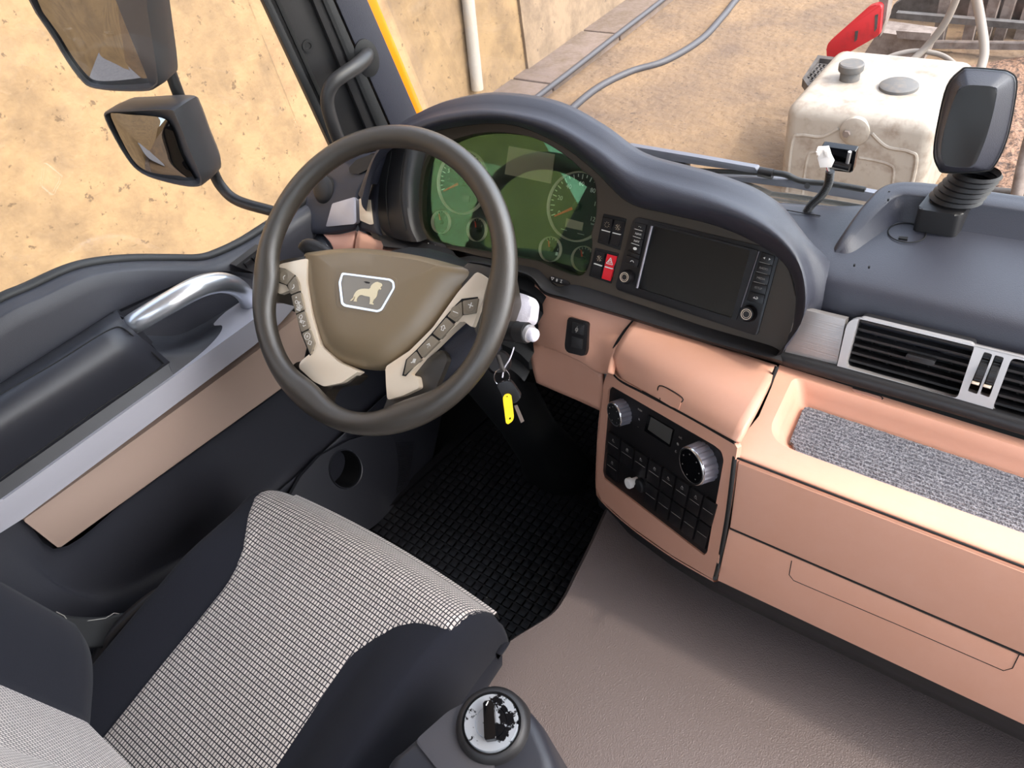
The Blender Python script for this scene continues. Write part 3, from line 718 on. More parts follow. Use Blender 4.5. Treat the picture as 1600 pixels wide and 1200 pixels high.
# hood over the instruments and screen
H0 = [(572, 330), (588, 262), (628, 222), (700, 200), (790, 193), (866, 220), (925, 262), (980, 314), (1040, 332), (1120, 352), (1186, 381), (1230, 416), (1244, 462), (1236, 522), (1213, 556)]
H1 = [(566, 322), (586, 246), (640, 212), (700, 192), (788, 187), (872, 214), (936, 262), (990, 306), (1050, 322), (1130, 340), (1200, 372), (1240, 412), (1252, 460), (1246, 515), (1222, 552)]
H2 = [(562, 300), (596, 226), (652, 190), (706, 174), (770, 169), (856, 184), (930, 222), (990, 263), (1056, 284), (1122, 302), (1192, 333), (1240, 372), (1266, 418), (1268, 470), (1236, 520)]
def off3(P, F, c): return [F.px(x, y, c) for x, y in P]
r0 = off3(H0, FA, 0.0); r0b = off3(H0, FA, 0.03); r1 = off3(H1, FA, 0.056)
hc_ = [.045, .05, .05, .05, .05, .05, .05, .048, .045, .042, .038, .03, .02, .012, .006]
r15 = [FA.px((a[0] + b[0]) / 2, (a[1] + b[1]) / 2, .062) for a, b in zip(H1, H2)]
r2 = [FA.px(x, y, c) for (x, y), c in zip(H2, hc_)]
r3 = [p + Vector((0.0, 0.055, -0.004 - 0.010)) for p in r2]
r4 = [Vector((p.x, max(p.y + 0.13, 0.42), 0.60 if p.x < -.13 else .70)) for p in r2]
for i in (11, 12, 13, 14): r3[i] = r2[i] + Vector((0.016, 0.02, -0.016)); r4[i] = r2[i] + Vector((0.04, 0.06, -0.07))
loft('hood', [r0, r0b, r1, r15, r2, r3, r4], 'dash_dark', dash, 90, 4, smooth=70)
# rubber seam running round inside the hood
tube('hood_seam', [FA.px(x, y, .018) for x, y in H0[2:13]], 0.0013, 'gap_black', dash, 6, 8)

# ribbed cheek left of the dials
ck = [[(578, 240), (574, 300), (578, 352), (600, 378)], [(600, 236), (592, 300), (595, 350), (612, 372)], [(622, 232), (612, 300), (612, 348), (630, 376)], [(640, 232), (634, 300), (640, 350), (652, 378)], [(666, 232), (656, 290), (656, 345), (668, 373)]]
co = [-.03, .004, .02, .026, 0.0]
loft('cheek', [[FA.px(x, y, o_) for x, y in r] for r, o_ in zip(ck, co)], 'dash_black', dash, 20, 4, smooth=40)
for k, (xs, o_) in enumerate((((612, 603, 609), .018), ((632, 625, 634), .028))):
    tube('cheek_seam', [FA.px(xs[0], 236, o_), FA.px(xs[1], 300, o_), FA.px(xs[2], 360, o_)], 0.0007, 'gap_black', dash, 6, 6)

# ledge under the fascia, left and right
Lt = [(590, 366), (640, 374), (700, 388), (716, 402), (740, 400), (800, 412), (838, 420), (856, 436), (872, 448), (905, 446), (1000, 476), (1100, 510), (1197, 538), (1216, 546)]
Lf = [(598, 382), (640, 388), (690, 402), (712, 410), (740, 408), (800, 420), (830, 430), (848, 450), (866, 458), (885, 463), (990, 494), (1100, 528), (1210, 558), (1222, 562)]
la = [FA.px(x, y, 0.001) for x, y in Lt]; lb = [FA.px(x, y, .020) for x, y in Lf]; lc = [FA.px(x, y + 5, .018) for x, y in Lf]; ld = [FA.px(x, y + 8, .004) for x, y in Lf]
loft('ledge', [la, lb, lc, ld], 'dash_black', dash, 90, 3, smooth=45)
# column gaiter of stacked rubber folds below the dials
t2 = [FA.px(x, y, -.0) for x, y in [(700, 405), (760, 402), (830, 424), (856, 444)]]
gs = []
for k in range(11):
    d = k * .011; b = .004 if k % 2 else -.006
    gs.append([p + Vector((0, -d * .9 - 0, -d * 1.25)) - FA.n * (.004 + b) for p in t2])
loft('column_gaiter', gs, 'rubber', dash, 26, 2, smooth=50)

# tan lid in front of the centre stack
def mix(x, y, A, B, t, bulge=0.0):
    p = A.px(x, y).lerp(B.px(x, y), t); return p + (CAM - p).normalized() * bulge
rowsL = [((993, 498), (1214, 571), 0, .004), ((976, 520), (1204, 594), .25, .012), ((962, 545), (1186, 627), .55, .014), ((957, 568), (1163, 665), .85, .008), ((972, 592), (1149, 690), 1, .004)]
lr = []
for (L, R, tt, bu) in rowsL:
    lr.append([mix(L[0] + (R[0] - L[0]) * k / 11, L[1] + (R[1] - L[1]) * k / 11, FA, FPN, tt, bu) for k in range(12)])
lid = loft('storage_lid', lr, 'tan', dash, 24, 6, thick=.01, curve=False, label='large tan storage lid under the screen')
LS = Surf(lid)
def lpt(pts, h): return [LS.px(x, y, h) for x, y in pts]
tq = [(1022, 626), (1030, 609), (1036, 605), (1060, 619), (1065, 627), (1060, 643)]
bm = bmesh.new(); t0_ = resample(cr([(x, y, 0) for x, y in tq], 6), 26)
up_ = [bm.verts.new(LS.px(p.x, p.y, .0016)) for p in t0_]; dn_ = [bm.verts.new(LS.px(p.x, p.y, -.004)) for p in t0_]
bm.faces.new(up_)
for k in range(25): bm.faces.new((up_[k], up_[k + 1], dn_[k + 1], dn_[k]))
link('lid_tab', bm, 'tan', dash, 30)
tube('tab_gap', lpt([(1020, 627), (1028, 608), (1035, 603), (1062, 618), (1067, 627), (1062, 645)], .0006), .0008, 'gap_black', dash, 3, 6)
# lid seam gap behind the edges
tube('lid_gap', [mix(x, y, FA, FPN, tt, -.001) for x, y, tt in [(992, 499, 0), (973, 521, .25), (959, 545, .55), (954, 568, .85), (966, 592, 1), (1010, 616, 1), (1080, 653, 1), (1148, 692, 1)]], .0022, 'gap_black', dash, 8, 8)

# tan centre stack surround
so = [(950, 580), (957, 580), (968, 591), (1148, 693), (1152, 700), (1147, 730), (1119, 898), (1113, 905), (1050, 868), (985, 822), (940, 782), (932, 762), (934, 690), (940, 630), (944, 600)]
sh = [(950.7, 609), (956, 603.5), (1116, 696), (1127, 705), (1130.7, 719), (1105, 863), (1100, 868), (942.7, 747), (940, 737)]
prism('stack_surround', FPN, FPN.poly(so, 0), -0.007, 0.0, 'tan', dash, [rnd(FPN.poly(sh, 0), .004)])
bm = bmesh.new(); add_prism(bm, FPN, FPN.poly([(946, 600), (1135, 700), (1108, 872), (936, 755)], -.004), -.02, -.012); link('stack_recess', bm, 'gap_black', dash)
# rolled left edge and bottom edge
le = [(957, 572), (950, 585), (944, 602), (939, 635), (934, 690), (932, 762), (938, 780), (984, 822), (1050, 869), (1114, 906)]
l0 = [FPN.px(x, y, 0) for x, y in le]; l1 = [p + (-FPN.u * .006 if i < 6 else -FPN.v * .006) - FPN.n * .006 for i, p in enumerate(l0)]; l2 = [p - FPN.n * .05 + (-FPN.u * .006 if i < 6 else -FPN.v * .004) for i, p in enumerate(l0)]
loft('stack_edge', [l0, l1, l2], 'tan', dash, 60, 4)
# dark skirt below the centre stack, and below the drawers
sk = [FPN.px(x, y, -.022) for x, y in [(934, 775), (984, 820), (1050, 868), (1114, 906)]]
skd = [FDR.px(1130, 914, -.02), FDR.px(1300, 996, -.02), FDR.px(1600, 1138, -.02), FDR.px(2100, 1372, -.02), FDR.px(2500, 1560, -.02)]
allk = sk + skd
loft('lower_skirt', [[p + Vector((0, 0, .02)) for p in allk], [p + Vector((0, .0, -.03)) for p in allk], [p + Vector((0, .035, -.05)) for p in allk], [p + Vector((0, .10, -.055)) for p in allk], [p + Vector((0.0, .14, -.22)) for p in allk]], 'dash_black', dash, 60, 2, curve=False)

# driver-side tan panel under the ledge
dl = [[(836, 438), (862, 452), (886, 466), (930, 480), (992, 498)],
      [(834, 470), (862, 488), (892, 498), (935, 515), (974, 522)],
      [(830, 510), (860, 524), (900, 540), (936, 552), (957, 556)],
      [(826, 541), (858, 545), (900, 562), (934, 582), (950, 582)]]
do = [(0, 0, 0, 0, 0), (-.012, -.004, .004, .006, .01), (-.02, -.01, .002, .006, .03), (-.03, -.018, -.004, .01, .05)]
loft('driver_panel', [[FA.px(x, y, o_) for (x, y), o_ in zip(r, oo)] for r, oo in zip(dl, do)], 'tan', dash, 36, 5, thick=.01)
kn = [[(826, 541), (858, 543), (900, 560), (938, 586)], [(832, 575), (868, 578), (905, 592), (940, 612)], [(838, 598), (870, 612), (905, 627), (938, 642)]]
loft('knee_panel', [[FA.px(x, y, o_) for x, y in r] for r, o_ in zip(kn, (-.02, -.035, -.055))], 'tan', dash, 24, 4, thick=.01)
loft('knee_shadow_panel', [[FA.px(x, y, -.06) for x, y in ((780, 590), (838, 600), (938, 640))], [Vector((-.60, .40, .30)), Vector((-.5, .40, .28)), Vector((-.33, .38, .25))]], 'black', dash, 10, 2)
# tan strip left of the column and its left wing
def fp(pts, o_): return [FA.px(x, y, o_) for x, y in pts]
loft('driver_panel', [fp([(560, 360), (600, 376), (650, 392), (700, 404), (732, 408)], -.004), fp([(556, 376), (600, 386), (650, 398), (700, 412), (728, 416)], .006), fp([(552, 410), (600, 420), (650, 430), (700, 440), (720, 440)], .0)], 'tan', dash, 20, 3, thick=.01)
loft('driver_panel', [fp([(505, 366), (530, 366), (556, 360)], -.01), fp([(520, 386), (535, 386), (552, 384)], .0), fp([(520, 412), (535, 412), (550, 412)], -.01)], 'tan_gloss', dash, 16, 3, thick=.01)
# left end cap of the dash with its silver and beige insets
cap = [[(610, 215), (620, 245), (612, 232)], ]
loft('end_cap', [fp([(616, 235), (590, 268), (565, 300), (560, 350), (562, 360)], -.01), fp([(620, 240), (600, 275), (585, 310), (584, 352), (590, 366)], .004), fp([(628, 236), (610, 280), (600, 320), (600, 356), (606, 374)], -.004)], 'dash_dark', dash, 20, 4, thick=.01)
pprism('end_inset', FA, [(561, 310), (577, 312), (583, 350), (578, 351), (562, 344)], 0, .006, 'satin', dash, r=.002, bev=.0015, label='small beige inset plate')
# door-side corner piece ahead of the door
cor = thing('dash_corner_trim', 'black corner trim with silver plate left of the dials, ahead of the door', 'trim', FA.px(500, 380, -.08))
loft('corner_shell', [fp([(440, 345), (470, 300), (510, 262), (548, 246), (590, 236)], -.03), fp([(450, 352), (480, 312), (520, 285), (552, 268), (584, 262)], -.012), fp([(460, 358), (490, 335), (520, 310), (545, 302), (560, 300)], -.004), fp([(462, 362), (495, 362), (520, 360), (545, 356), (557, 352)], -.004), fp([(470, 364), (496, 366), (520, 366), (540, 362), (556, 358)], -.02)], 'dash_dark', cor, 24, 4, thick=.01)
pprism('silver_plate', FA, [(509, 354), (519, 318), (553, 308), (556, 312), (557, 347), (553, 350)], -.008, .002, 'brushed', cor, r=.0025, bev=.0015, label='silver plate')
# round ball vent and dark pocket on the corner
Fb = FA.moved(FA.px(508, 296, -.01)); a, b = 0, 0
lathe('ball_vent', Fb, 0, 0, [(.026, -.01), (.028, .006), (.024, .010), (.018, .012), (0, .016)], 'dash_black', cor)
pprism('pocket', FA, [(545, 262), (556, 250), (580, 241), (590, 246), (586, 258), (560, 272), (546, 270)], -.012, -.006, 'black', cor, r=.003)
# lower left ledge with small round cap
loft('corner_shelf', [fp([(430, 380), (462, 358), (505, 366), (520, 386)], -.02), fp([(426, 398), (460, 392), (500, 392), (522, 396)], -.0), fp([(420, 430), (460, 430), (500, 430), (524, 430)], -.01)], 'door_smooth', cor, 20, 3, thick=.01)
Fb = FA.moved(FA.px(464, 377, -.005)); lathe('round_cap', Fb, 0, 0, [(.017, 0), (.017, .006), (.014, .008), (0, .009)], 'door_smooth', cor)
# door-top switch pack
sw = thing('window_switch_pack', 'small bank of black window switches on the door top beside the wheel rim', 'switch', FD.px(392, 408, .0))
pprism('pack_base', FD, [(368, 416), (410, 384), (424, 396), (424, 412), (396, 426)], -.01, .008, 'dash_black', sw, r=.003, bev=.001)
for k in range(3):
    x0, y0 = 382 + k * 13, 412 - k * 8.5
    pprism('switch_key', FD, [(x0, y0), (x0 + 10, y0 - 7), (x0 + 16, y0 - 1), (x0 + 5, y0 + 7)], .006, .013, 'unit_black', sw, bev=.001)

# ---------------------------------------------------------------- dash top
zt_ = 0.735
X = [-.95, -.6, -.3, -.13, -.06, 0.0, .1, .2, .4, .7, 1.04]
def prow(y, z, zl=None): return [Vector((x, y if x > -.2 else y + .16, (z if x > -.12 else (zl if zl is not None else z)))) for x in X]
def rear(x): return .445 if x < -.13 else (.46 if x < -.1 else (.49 if x < -.03 else .525))
pad = []
for t_, z in ((0, .690), (.03, .716), (.07, .7345), (.14, .746), (.32, .753), (.55, .756), (.8, .757), (.97, .755), (1.0, .745), (1.0, .66)):
    pad.append([Vector((x, (.288 if x > -.1 else (.32 if x > -.2 else .40)) * (1 - t_) + rear(x) * t_, z - (.008 if x < -.25 else 0))) for x in X])
loft('dash_top', pad, 'dash_dark', dash, 80, 4, smooth=80, label='dark grained dash top')
# raised rim round the tray in the dash top, with a tapering spur towards the driver
ZP = .757
spine = [(1302, 399, -.008), (1318, 378, .006), (1340, 349, .016), (1365, 320, .025), (1392, 298, .030), (1440, 296, .032), (1600, 318, .032), (1800, 344, .032), (2100, 384, .032)]
sp = []
inn, outr, topi, topo = [], [], [], []
for i, (x, y, h) in enumerate(spine):
    p = atz(x, y, ZP + h); sp.append(p)
for i, p in enumerate(sp):
    h = spine[i][2]; t_ = (sp[min(i + 1, len(sp) - 1)] - sp[max(i - 1, 0)]); t_.z = 0; t_.normalize(); s = Vector((t_.y, -t_.x, 0))
    w = [.004, .007, .011, .014, .018, .020, .020, .020, .02][i]
    topi.append(p + s * w * .8); topo.append(p - s * w * .8)
    inn.append(Vector((p.x, p.y, ZP - .006)) + s * (w + .012 + h * .25)); outr.append(Vector((p.x, p.y, ZP - .006)) - s * (w + .006))
mid1 = [a.lerp(b, .5) + Vector((0, 0, .003)) for a, b in zip(topi, topo)]
loft('tray_rim', [inn, [a.lerp(b, .8) for a, b in zip(inn, topi)], topi, mid1, topo, outr], 'dash_dark', dash, 90, 4, smooth=70)
FZ = Frame((0, 0, ZP), (1, 0, 0), (0, 0, 1))
a, b = FZ.loc(1417, 364); 
bm = bmesh.new(); add_tube(bm, [FZ.at(a + .0235 * math.cos(q), b + .0235 * math.sin(q), .0005) for q in [2 * math.pi * k / 40 for k in range(40)]], .0008, 6, True); link('round_blank', bm, 'gap_black', dash)
pprism('round_blank_slot', FZ, [(1405, 369), (1419, 370), (1418, 374), (1404, 372)], -.002, .0012, 'gap_black', dash)
tube('slot_line', [atz(1228, 328, ZP + .0015), atz(1255, 333, ZP + .0015), atz(1282, 337, ZP + .0015)], .0007, 'gap_black', dash, 2, 6)
for x, y in ((1335, 414), (1358, 417), (1389, 300), (1388, 312), (1554, 317)):
    p = atz(x, y, ZP + (.0315 if y < 320 else .0)); Fq = Frame(p, (1, 0, 0), (0, 0, 1)); lathe('pin_hole', Fq, 0, 0, [(.0013, -.002), (.0013, .0012), (0, .0012)], 'gap_black', dash, 8)

# ---------------------------------------------------------------- brushed plate and vents
pprism('brushed_plate', FV, [(1245.5, 481), (1321.5, 499.5), (1307, 573), (1225, 553)], -.012, .004, 'brushed_dash', dash, bev=.001, label='brushed silver plate left of the vents')
vent = thing('air_vent_unit', 'silver-framed centre air vents with dark louvres and two thumbwheels', 'air vent', FV.px(1500, 640))
U0 = FV.loc(1326, 500)[0]
tl = FV.loc(1345, 478); 
topb = FV.loc(1500, 513)[1]; botb = FV.loc(1450, 614)[1]
U1 = 1.03
o1 = [FV.loc(1309, 575), FV.loc(1328, 492), (U1, topb + .002), (U1, botb)]
op1 = FV.poly([(1345, 493), (1525, 536), (1497, 620), (1323, 571)])
W1 = op1[1][0] - op1[0][0]
dx2 = FV.loc(1583, 553)[0] - op1[0][0]
op2 = [(a + dx2, b - .001) for a, b in op1]
s1 = FV.poly([(1539, 547), (1552, 551), (1528, 613), (1513, 608)]); s2 = FV.poly([(1556, 552), (1570, 556), (1547, 618), (1532, 613)])
dx3 = dx2 * 2 + .02
op3 = [(a + dx3, b - .001) for a, b in op1]
prism('vent_frame', FV, rnd(o1, [.004, .018, .01, .01], 6), -.004, .008, 'silver', vent, [rnd(op1, .006), rnd(op2, .006), rnd(op3, .006), rnd(s1, .002), rnd(s2, .002)])
prism('vent_well', FV, rnd(o1, [.004, .018, .01, .01], 6), -.055, -.05, 'gap_black', vent)
def louvres(op, full):
    (ax, at_), (bx, bt), (cx_, cb), (dx_, db) = op
    n = 6
    for k in range(n):
        t_ = (k + .75) / (n + .4)
        L = (ax + (dx_ - ax) * t_, at_ + (db - at_) * t_); R = (bx + (cx_ - bx) * t_, bt + (cb - bt) * t_)
        bm = bmesh.new(); A, B_ = FV.at(*L, -.004), FV.at(*R, -.004)
        d = Vector((0, .85, -.25)) * .016; nn = Vector((0, .25, .9)).normalized() * .0016
        vs = [A - nn, A + nn, A + d + nn * .6, A + d - nn * .6, B_ - nn, B_ + nn, B_ + d + nn * .6, B_ + d - nn * .6]; v = [bm.verts.new(p) for p in vs]
        for f in ((0, 1, 2, 3), (7, 6, 5, 4), (0, 4, 5, 1), (1, 5, 6, 2), (2, 6, 7, 3), (3, 7, 4, 0)): bm.faces.new([v[i] for i in f])
        link('louvre', bm, 'dash_black', vent, 30)
    bm = bmesh.new()
    for k in range(5):
        t_ = (k + .8) / 5.6; T = (ax + (bx - ax) * t_, at_ + (bt - at_) * t_); Bq_ = (dx_ + (cx_ - dx_) * t_, db + (cb - db) * t_)
        add_prism(bm, FV, [(T[0] - .0008, T[1]), (T[0] + .0008, T[1]), (Bq_[0] + .0008, Bq_[1]), (Bq_[0] - .0008, Bq_[1])], -.045, -.024)
    link('guide_vanes', bm, 'dash_black', vent, 30)
    # side walls of the opening
    bm = bmesh.new(); q = rnd(op, .006); add_grid(bm, [[FV.at(a, b, -.003) for a, b in q], [FV.at(a, b, -.05) for a, b in q]], True); link('vent_duct', bm, 'dash_black', vent, 40)
louvres(op1, True); louvres(op2, True); louvres(op3, True)
pprism('louvre_tab', FV, [(1417, 553), (1456, 563), (1461, 565), (1459, 571), (1453, 571), (1414, 560)], -.01, .006, 'dash_black', vent, r=.001, bev=.001)
for s in (s1, s2):
    c0 = ((s[0][0] + s[1][0] + s[2][0] + s[3][0]) / 4, (s[0][1] + s[2][1]) / 2)
    Fw = Frame(FV.at(c0[0], c0[1], -.008), FV.v, FV.u)
    bm = bmesh.new(); add_lathe(bm, Fw, 0, 0, [(.0185, -.0045), (.0195, -.0038), (.0195, .0038), (.0185, .0045)], 28)
    for k in range(28):
        q = 2 * math.pi * k / 28
        add_tube(bm, [Fw.at(.0195 * math.cos(q), .0195 * math.sin(q), -.0035), Fw.at(.0195 * math.cos(q), .0195 * math.sin(q), .0035)], .0009, 5)
    link('thumbwheel', bm, 'dash_black', vent, 30)
    bm = bmesh.new()
    for q in (-.55, .35):
        q = q - math.pi * .5 + math.pi / 2 - .25
        add_tube(bm, [Fw.at(.0198 * math.cos(math.pi + q * 0), .0, 0)] * 1 + [Fw.at(0.0, 0.0, 0)], .0001, 3)
        break
    bm.free()
    (x0_, y0_), (x1_, y1_), (x2_, y2_), (x3_, y3_) = s
    yy = y3_ + (y0_ - y3_) * .28
    prism('wheel_marker', FV, [(c0[0] - .0048, yy), (c0[0] + .0034, yy), (c0[0] + .0030, yy - .003), (c0[0] - .0052, yy - .003)], .0085, .0125, 'satin', vent, bev=.0008)
# padded black roll under the vents
rb = [FV.loc(1216, 556), (U1, botb - .002)]
pad_pts = [FV.px(1200, 553, .0), FV.px(1228, 561, .004), FV.px(1309, 583, .006), FV.px(1450, 622, .006), FV.px(1600, 666, .006)]
end_p = pad_pts[-1].copy(); 
for x_ in (.45, 1.03): pad_pts.append(Vector((x_, end_p.y, end_p.z)))
tube('padded_roll', pad_pts, [.006, .0095, .0105, .0105, .0105, .0105, .0105], 'dash_black', dash, 6, 16)

# ---------------------------------------------------------------- passenger side tray and drawers
ZR = .637
XL, XR = -.082, 1.03
# tray: rim surface with a sunken floor; outline of the opening read at rim height
FR = Frame((0, 0, ZR), (1, 0, 0), (0, 0, 1))
tray_out = [FR.loc(1218, 570), (XR, FR.loc(1218, 570)[1]), (XR, .0765), (-.078, .0765), FR.loc(1186, 650), FR.loc(1205, 606)]
opn = [FR.loc(1236, 588), FR.loc(1224, 612), FR.loc(1206, 640), FR.loc(1204, 660), FR.loc(1216, 684), FR.loc(1244, 706)]
yb_ = FR.loc(1236, 588)[1]
inner = [(FR.loc(1240, 586)[0], yb_ + .012), FR.loc(1228, 606), FR.loc(1209, 640), FR.loc(1204, 662), FR.loc(1216, 686), FR.loc(1246, 706)]
yc_ = FR.loc(1246, 706)[1]; pa, pb = FR.loc(1240, 588), FR.loc(1206, 655)
pb = (pa[0] + (pb[0] - pa[0]) * (yc_ - pa[1]) / (pb[1] - pa[1]) + .003, yc_)
hole = rnd([pa, pb, (.99, yc_), (.99, pa[1])], [.014, .04, .02, .02], 10)
yb_ = pa[1] - .012; inner = [pa, (0, yc_)]
# keep the far corners sane
prism('tray_deck', FR, tray_out, -.012, 0.0, 'tan', dash, [hole])
rim3 = [FR.at(a, b, 0) for a, b in hole]
cx_, cy_ = .45, (yb_ + inner[-1][1]) / 2
def shr(p, d, dz):
    return Vector((p.x + (d if p.x < .1 else (-d if p.x > .9 else 0)) * (1.2 if p.x < .1 else 1), p.y + (d if p.y < cy_ - .02 else -d * .7 if p.y > cy_ + .02 else 0), ZR + dz))
bm = bmesh.new(); R = add_grid(bm, [rim3, [shr(p, .004, -.004) for p in rim3], [shr(p, .009, -.016) for p in rim3], [shr(p, .013, -.034) for p in rim3], [shr(p, .017, -.038) for p in rim3]], True)
bm.faces.new(R[-1]); link('tray_well', bm, 'tan', dash, 60)
# grey ribbed carpet strip lying in the tray
tm = [shr(p, .0185, -.034) for p in rim3]
bm = bmesh.new(); fl = [(p.x, p.y) for p in tm]
FC = Frame((0, 0, ZR - .037), (1, 0, 0), (0, 0, 1)); 
xs0, xs1 = min(p[0] for p in fl), max(p[0] for p in fl); ys0, ys1 = min(p[1] for p in fl), max(p[1] for p in fl)
# ribs: fine height rows following X, cut to the outline
def xleft(y):
    best = 9
    for (a, b), (c, d) in zip(fl, fl[1:] + fl[:1]):
        if (b - y) * (d - y) <= 0 and abs(b - d) > 1e-9:
            x = a + (c - a) * (y - b) / (d - b)
            if x < best: best = x
    return best
rows = []; ny = 90
for j in range(ny + 1):
    y = ys0 + .0008 + (ys1 - ys0 - .0016) * j / ny; xl = xleft(y) + .001; r = []
    for i in range(241):
        x = xl + (xs1 - .002 - xl) * (i / 240) ** 1.3
        h = .0052 + .0011 * math.cos(2 * math.pi * y / .0062) + random.uniform(-.0004, .0004)
        r.append(FC.at(x, y, h if 0 < j < ny and 0 < i < 240 else 0))
    rows.append(r)
add_grid(bm, rows); o = link('tray_liner', bm, 'carpet', None, 180); tag(o, 'grey ribbed carpet liner lying in the tan dashboard tray', 'liner')
# rear wall moulding of the tray with its small clip slot
pprism('clip_slot', FR, [(1331, 606), (1337, 609), (1376, 618), (1378, 624), (1368, 622), (1334, 612)], -.002, .001, 'tan_gloss', dash)
tube('clip_slot_gap', [FR.px(1332, 606, .0012), FR.px(1376, 619, .0012), FR.px(1378, 624, .0012)], .0007, 'gap_black', dash, 2, 6)
# front of tray: rolled face down to the first drawer
def xrow(a, b): return [Vector((a.x + (b - a.x) * k / 30, a.y, a.z)) for k in range(31)]
fr = []
for (x, y, Fq) in ((1174, 684, FR), ):
    pass
prof = [(.0765, .637), (.068, .6372), (.062, .6368), (.0585, .6350), (.0575, .631), (.0575, .62)]
xs = [-.078, -.0775, -.076, -.0745, -.074, -.074]
loft('tray_front', [[Vector((xs[i] + (XR - xs[i]) * k / 30, y, z)) for k in range(31)] for i, (y, z) in enumerate(prof)], 'tan', dash, 31, 4, curve=False, resamp=False)
# drawer fronts: seams are real gaps over a dark carcase
def dz(x, y): return FDR.loc(x, y)[1]
s1y, s2y = FDR.loc(1420, 824)[1], FDR.loc(1420, 947)[1]
by0 = FDR.loc(1116, 906)[1]; by1 = FDR.loc(1600, 1132)[1]; bm_ = (by0 + by1) / 2
tube('drawer_gap', [Vector((-.071, .0553, .6348)), Vector((XR, .0553, .6348))], .0014, 'gap_black', dash, curve=False, seg=8)
la_ = [FDR.loc(1152, 716)[0], FDR.loc(1137, 822)[0], FDR.loc(1118, 904)[0]]
prism('drawer_carcase', FDR, [(la_[0] + .004, s1y - .004), (XR, s1y - .004), (XR, bm_ + .004), (la_[2] + .004, bm_ + .004)], -.05, -.012, 'gap_black', dash)
d1 = prism('drawer', FDR, [(la_[0] + .002, s1y - .0018), (XR, s1y - .0018), (XR, s2y + .0018), (la_[1] + .003, s2y + .0018)], -.02, .0, 'tan', dash, bev=.0022, label='upper tan drawer front')
d2 = prism('drawer', FDR, [(la_[1] + .002, s2y - .0018), (XR, s2y - .0018), (XR, bm_), (la_[2] + .003, bm_)], -.02, .0, 'tan', dash, bev=.0022, label='lower tan drawer front')
tube('drawer_gap', [FDR.at(la_[1] + .003, s2y, -.001), FDR.at(XR, s2y, -.001)], .0013, 'gap_black', dash, curve=False, seg=8)
gr = FDR.poly([(1236, 874), (1234, 900), (1242, 908), (1560, 1046), (1580, 1046), (1596, 1020)])
bm = bmesh.new(); add_tube(bm, [FDR.at(a, b, .0) for a, b in [FDR.loc(1237, 876), FDR.loc(1233, 898), FDR.loc(1240, 907), FDR.loc(1400, 975), FDR.loc(1568, 1048), FDR.loc(1582, 1044), FDR.loc(1593, 1022)]], .0006, 6)
link('handle_outline', bm, 'gap_black', d2, 60)
# black vertical gap between stack and drawers
SS = Surf(*[o for o in bpy.data.objects if o.name.split('.')[0] in ('storage_lid', 'tray_deck', 'tray_front', 'stack_surround', 'drawer', 'ledge')])
vq = ((1214, 573), (1207, 590), (1196, 612), (1183, 636), (1170, 660), (1158, 684), (1151, 700), (1147, 722), (1142, 765), (1136, 810), (1129, 850), (1122, 885), (1117, 904))
vt = [(SS.px(x, y) - CAM).length for x, y in vq]
vc = np.polyfit(range(len(vq)), vt, 5)
vg = [CAM + ray(x, y).normalized() * (float(np.polyval(vc, i)) - .006) for i, (x, y) in enumerate(vq)]
tube('seam_gasket', vg, .0030, 'gap_black', dash, 4, 10)
# inner structure behind everything, so no light leaks through the seams
bm = bmesh.new(); add_box(bm, (.49, .36, .49), (1.06, .34, .18)); add_box(bm, (-.19, .40, .50), (.30, .16, .20)); add_box(bm, (-.62, .48, .52), (.60, .10, .24)); link('carcase', bm, 'gap_black', dash, 0)

# ================================================================== INSTRUMENTS
FI = FA.moved(FA.at(0, 0, -.022))
ic = thing('instrument_cluster', 'instrument cluster with round dials under green-tinted glass behind the wheel', 'instrument cluster', FI.px(800, 330))
prism('dial_plate', FI, smooth2(FI.poly([(650, 240), (700, 205), (790, 196), (880, 225), (950, 285), (950, 420), (915, 445), (840, 425), (700, 398), (650, 372)], 0), 3), -.006, 0, 'dial', ic)
pprism('centre_display', FI, [(795, 228), (867, 241), (860.5, 287), (788.5, 272)], 0, .0015, 'lcd', ic, label='pale rectangular display')
def gauge(name, px, py, R, needle, ticks, nums, label, a0, a1, lcd=None, extra=()):
    a, b = FI.loc(px, py)
    bm = bmesh.new(); add_lathe(bm, FI, a, b, [(R * .965, .0), (R * .965, .006), (R * .985, .008), (R, .007), (R * 1.02, 0)], 56, False)
    g = link(name, bm, 'satin', ic, 60, label)
    bm = bmesh.new()
    for k in range(ticks + 1):
        q = a0 + (a1 - a0) * k / ticks; L = .14 if k % 2 == 0 else .08
        if R < .03: L = .16
        c, s = math.cos(q), math.sin(q)
        strips(bm, FI, [((a + c * R * (.93 - L), b + s * R * (.93 - L)), (a + c * R * .93, b + s * R * .93))], R * .022 + .0003, .0006)
    link('tick_marks', bm, 'white_mark', g, 0)
    for q, s_, rr, hh in nums:
        text('numeral', FI, s_, a + math.cos(q) * R * rr, b + math.sin(q) * R * rr, hh, .0006, 'white_mark', g)
    c, s = math.cos(needle), math.sin(needle)
    L0, L1 = .10, (.78 if R > .03 else .72)
    w0, w1 = R * .035 + .0004, R * .015 + .0002
    P = [(a + c * R * L0 - s * w0, b + s * R * L0 + c * w0), (a + c * R * L1 - s * w1, b + s * R * L1 + c * w1), (a + c * R * L1 + s * w1, b + s * R * L1 - c * w1), (a + c * R * L0 + s * w0, b + s * R * L0 - c * w0)]
    prism('needle', FI, P, .005, .0064, 'needle', g)
    hr = R * (.13 if R > .03 else .19)
    lathe('needle_hub', FI, a, b, [(hr, 0), (hr, .007), (hr * .85, .0085), (0, .009)], 'dash_black', g)
    return g, a, b
R3 = math.radians
def ang(v, v0, v1, a0, a1): return a0 + (a1 - a0) * (v - v0) / (v1 - v0)
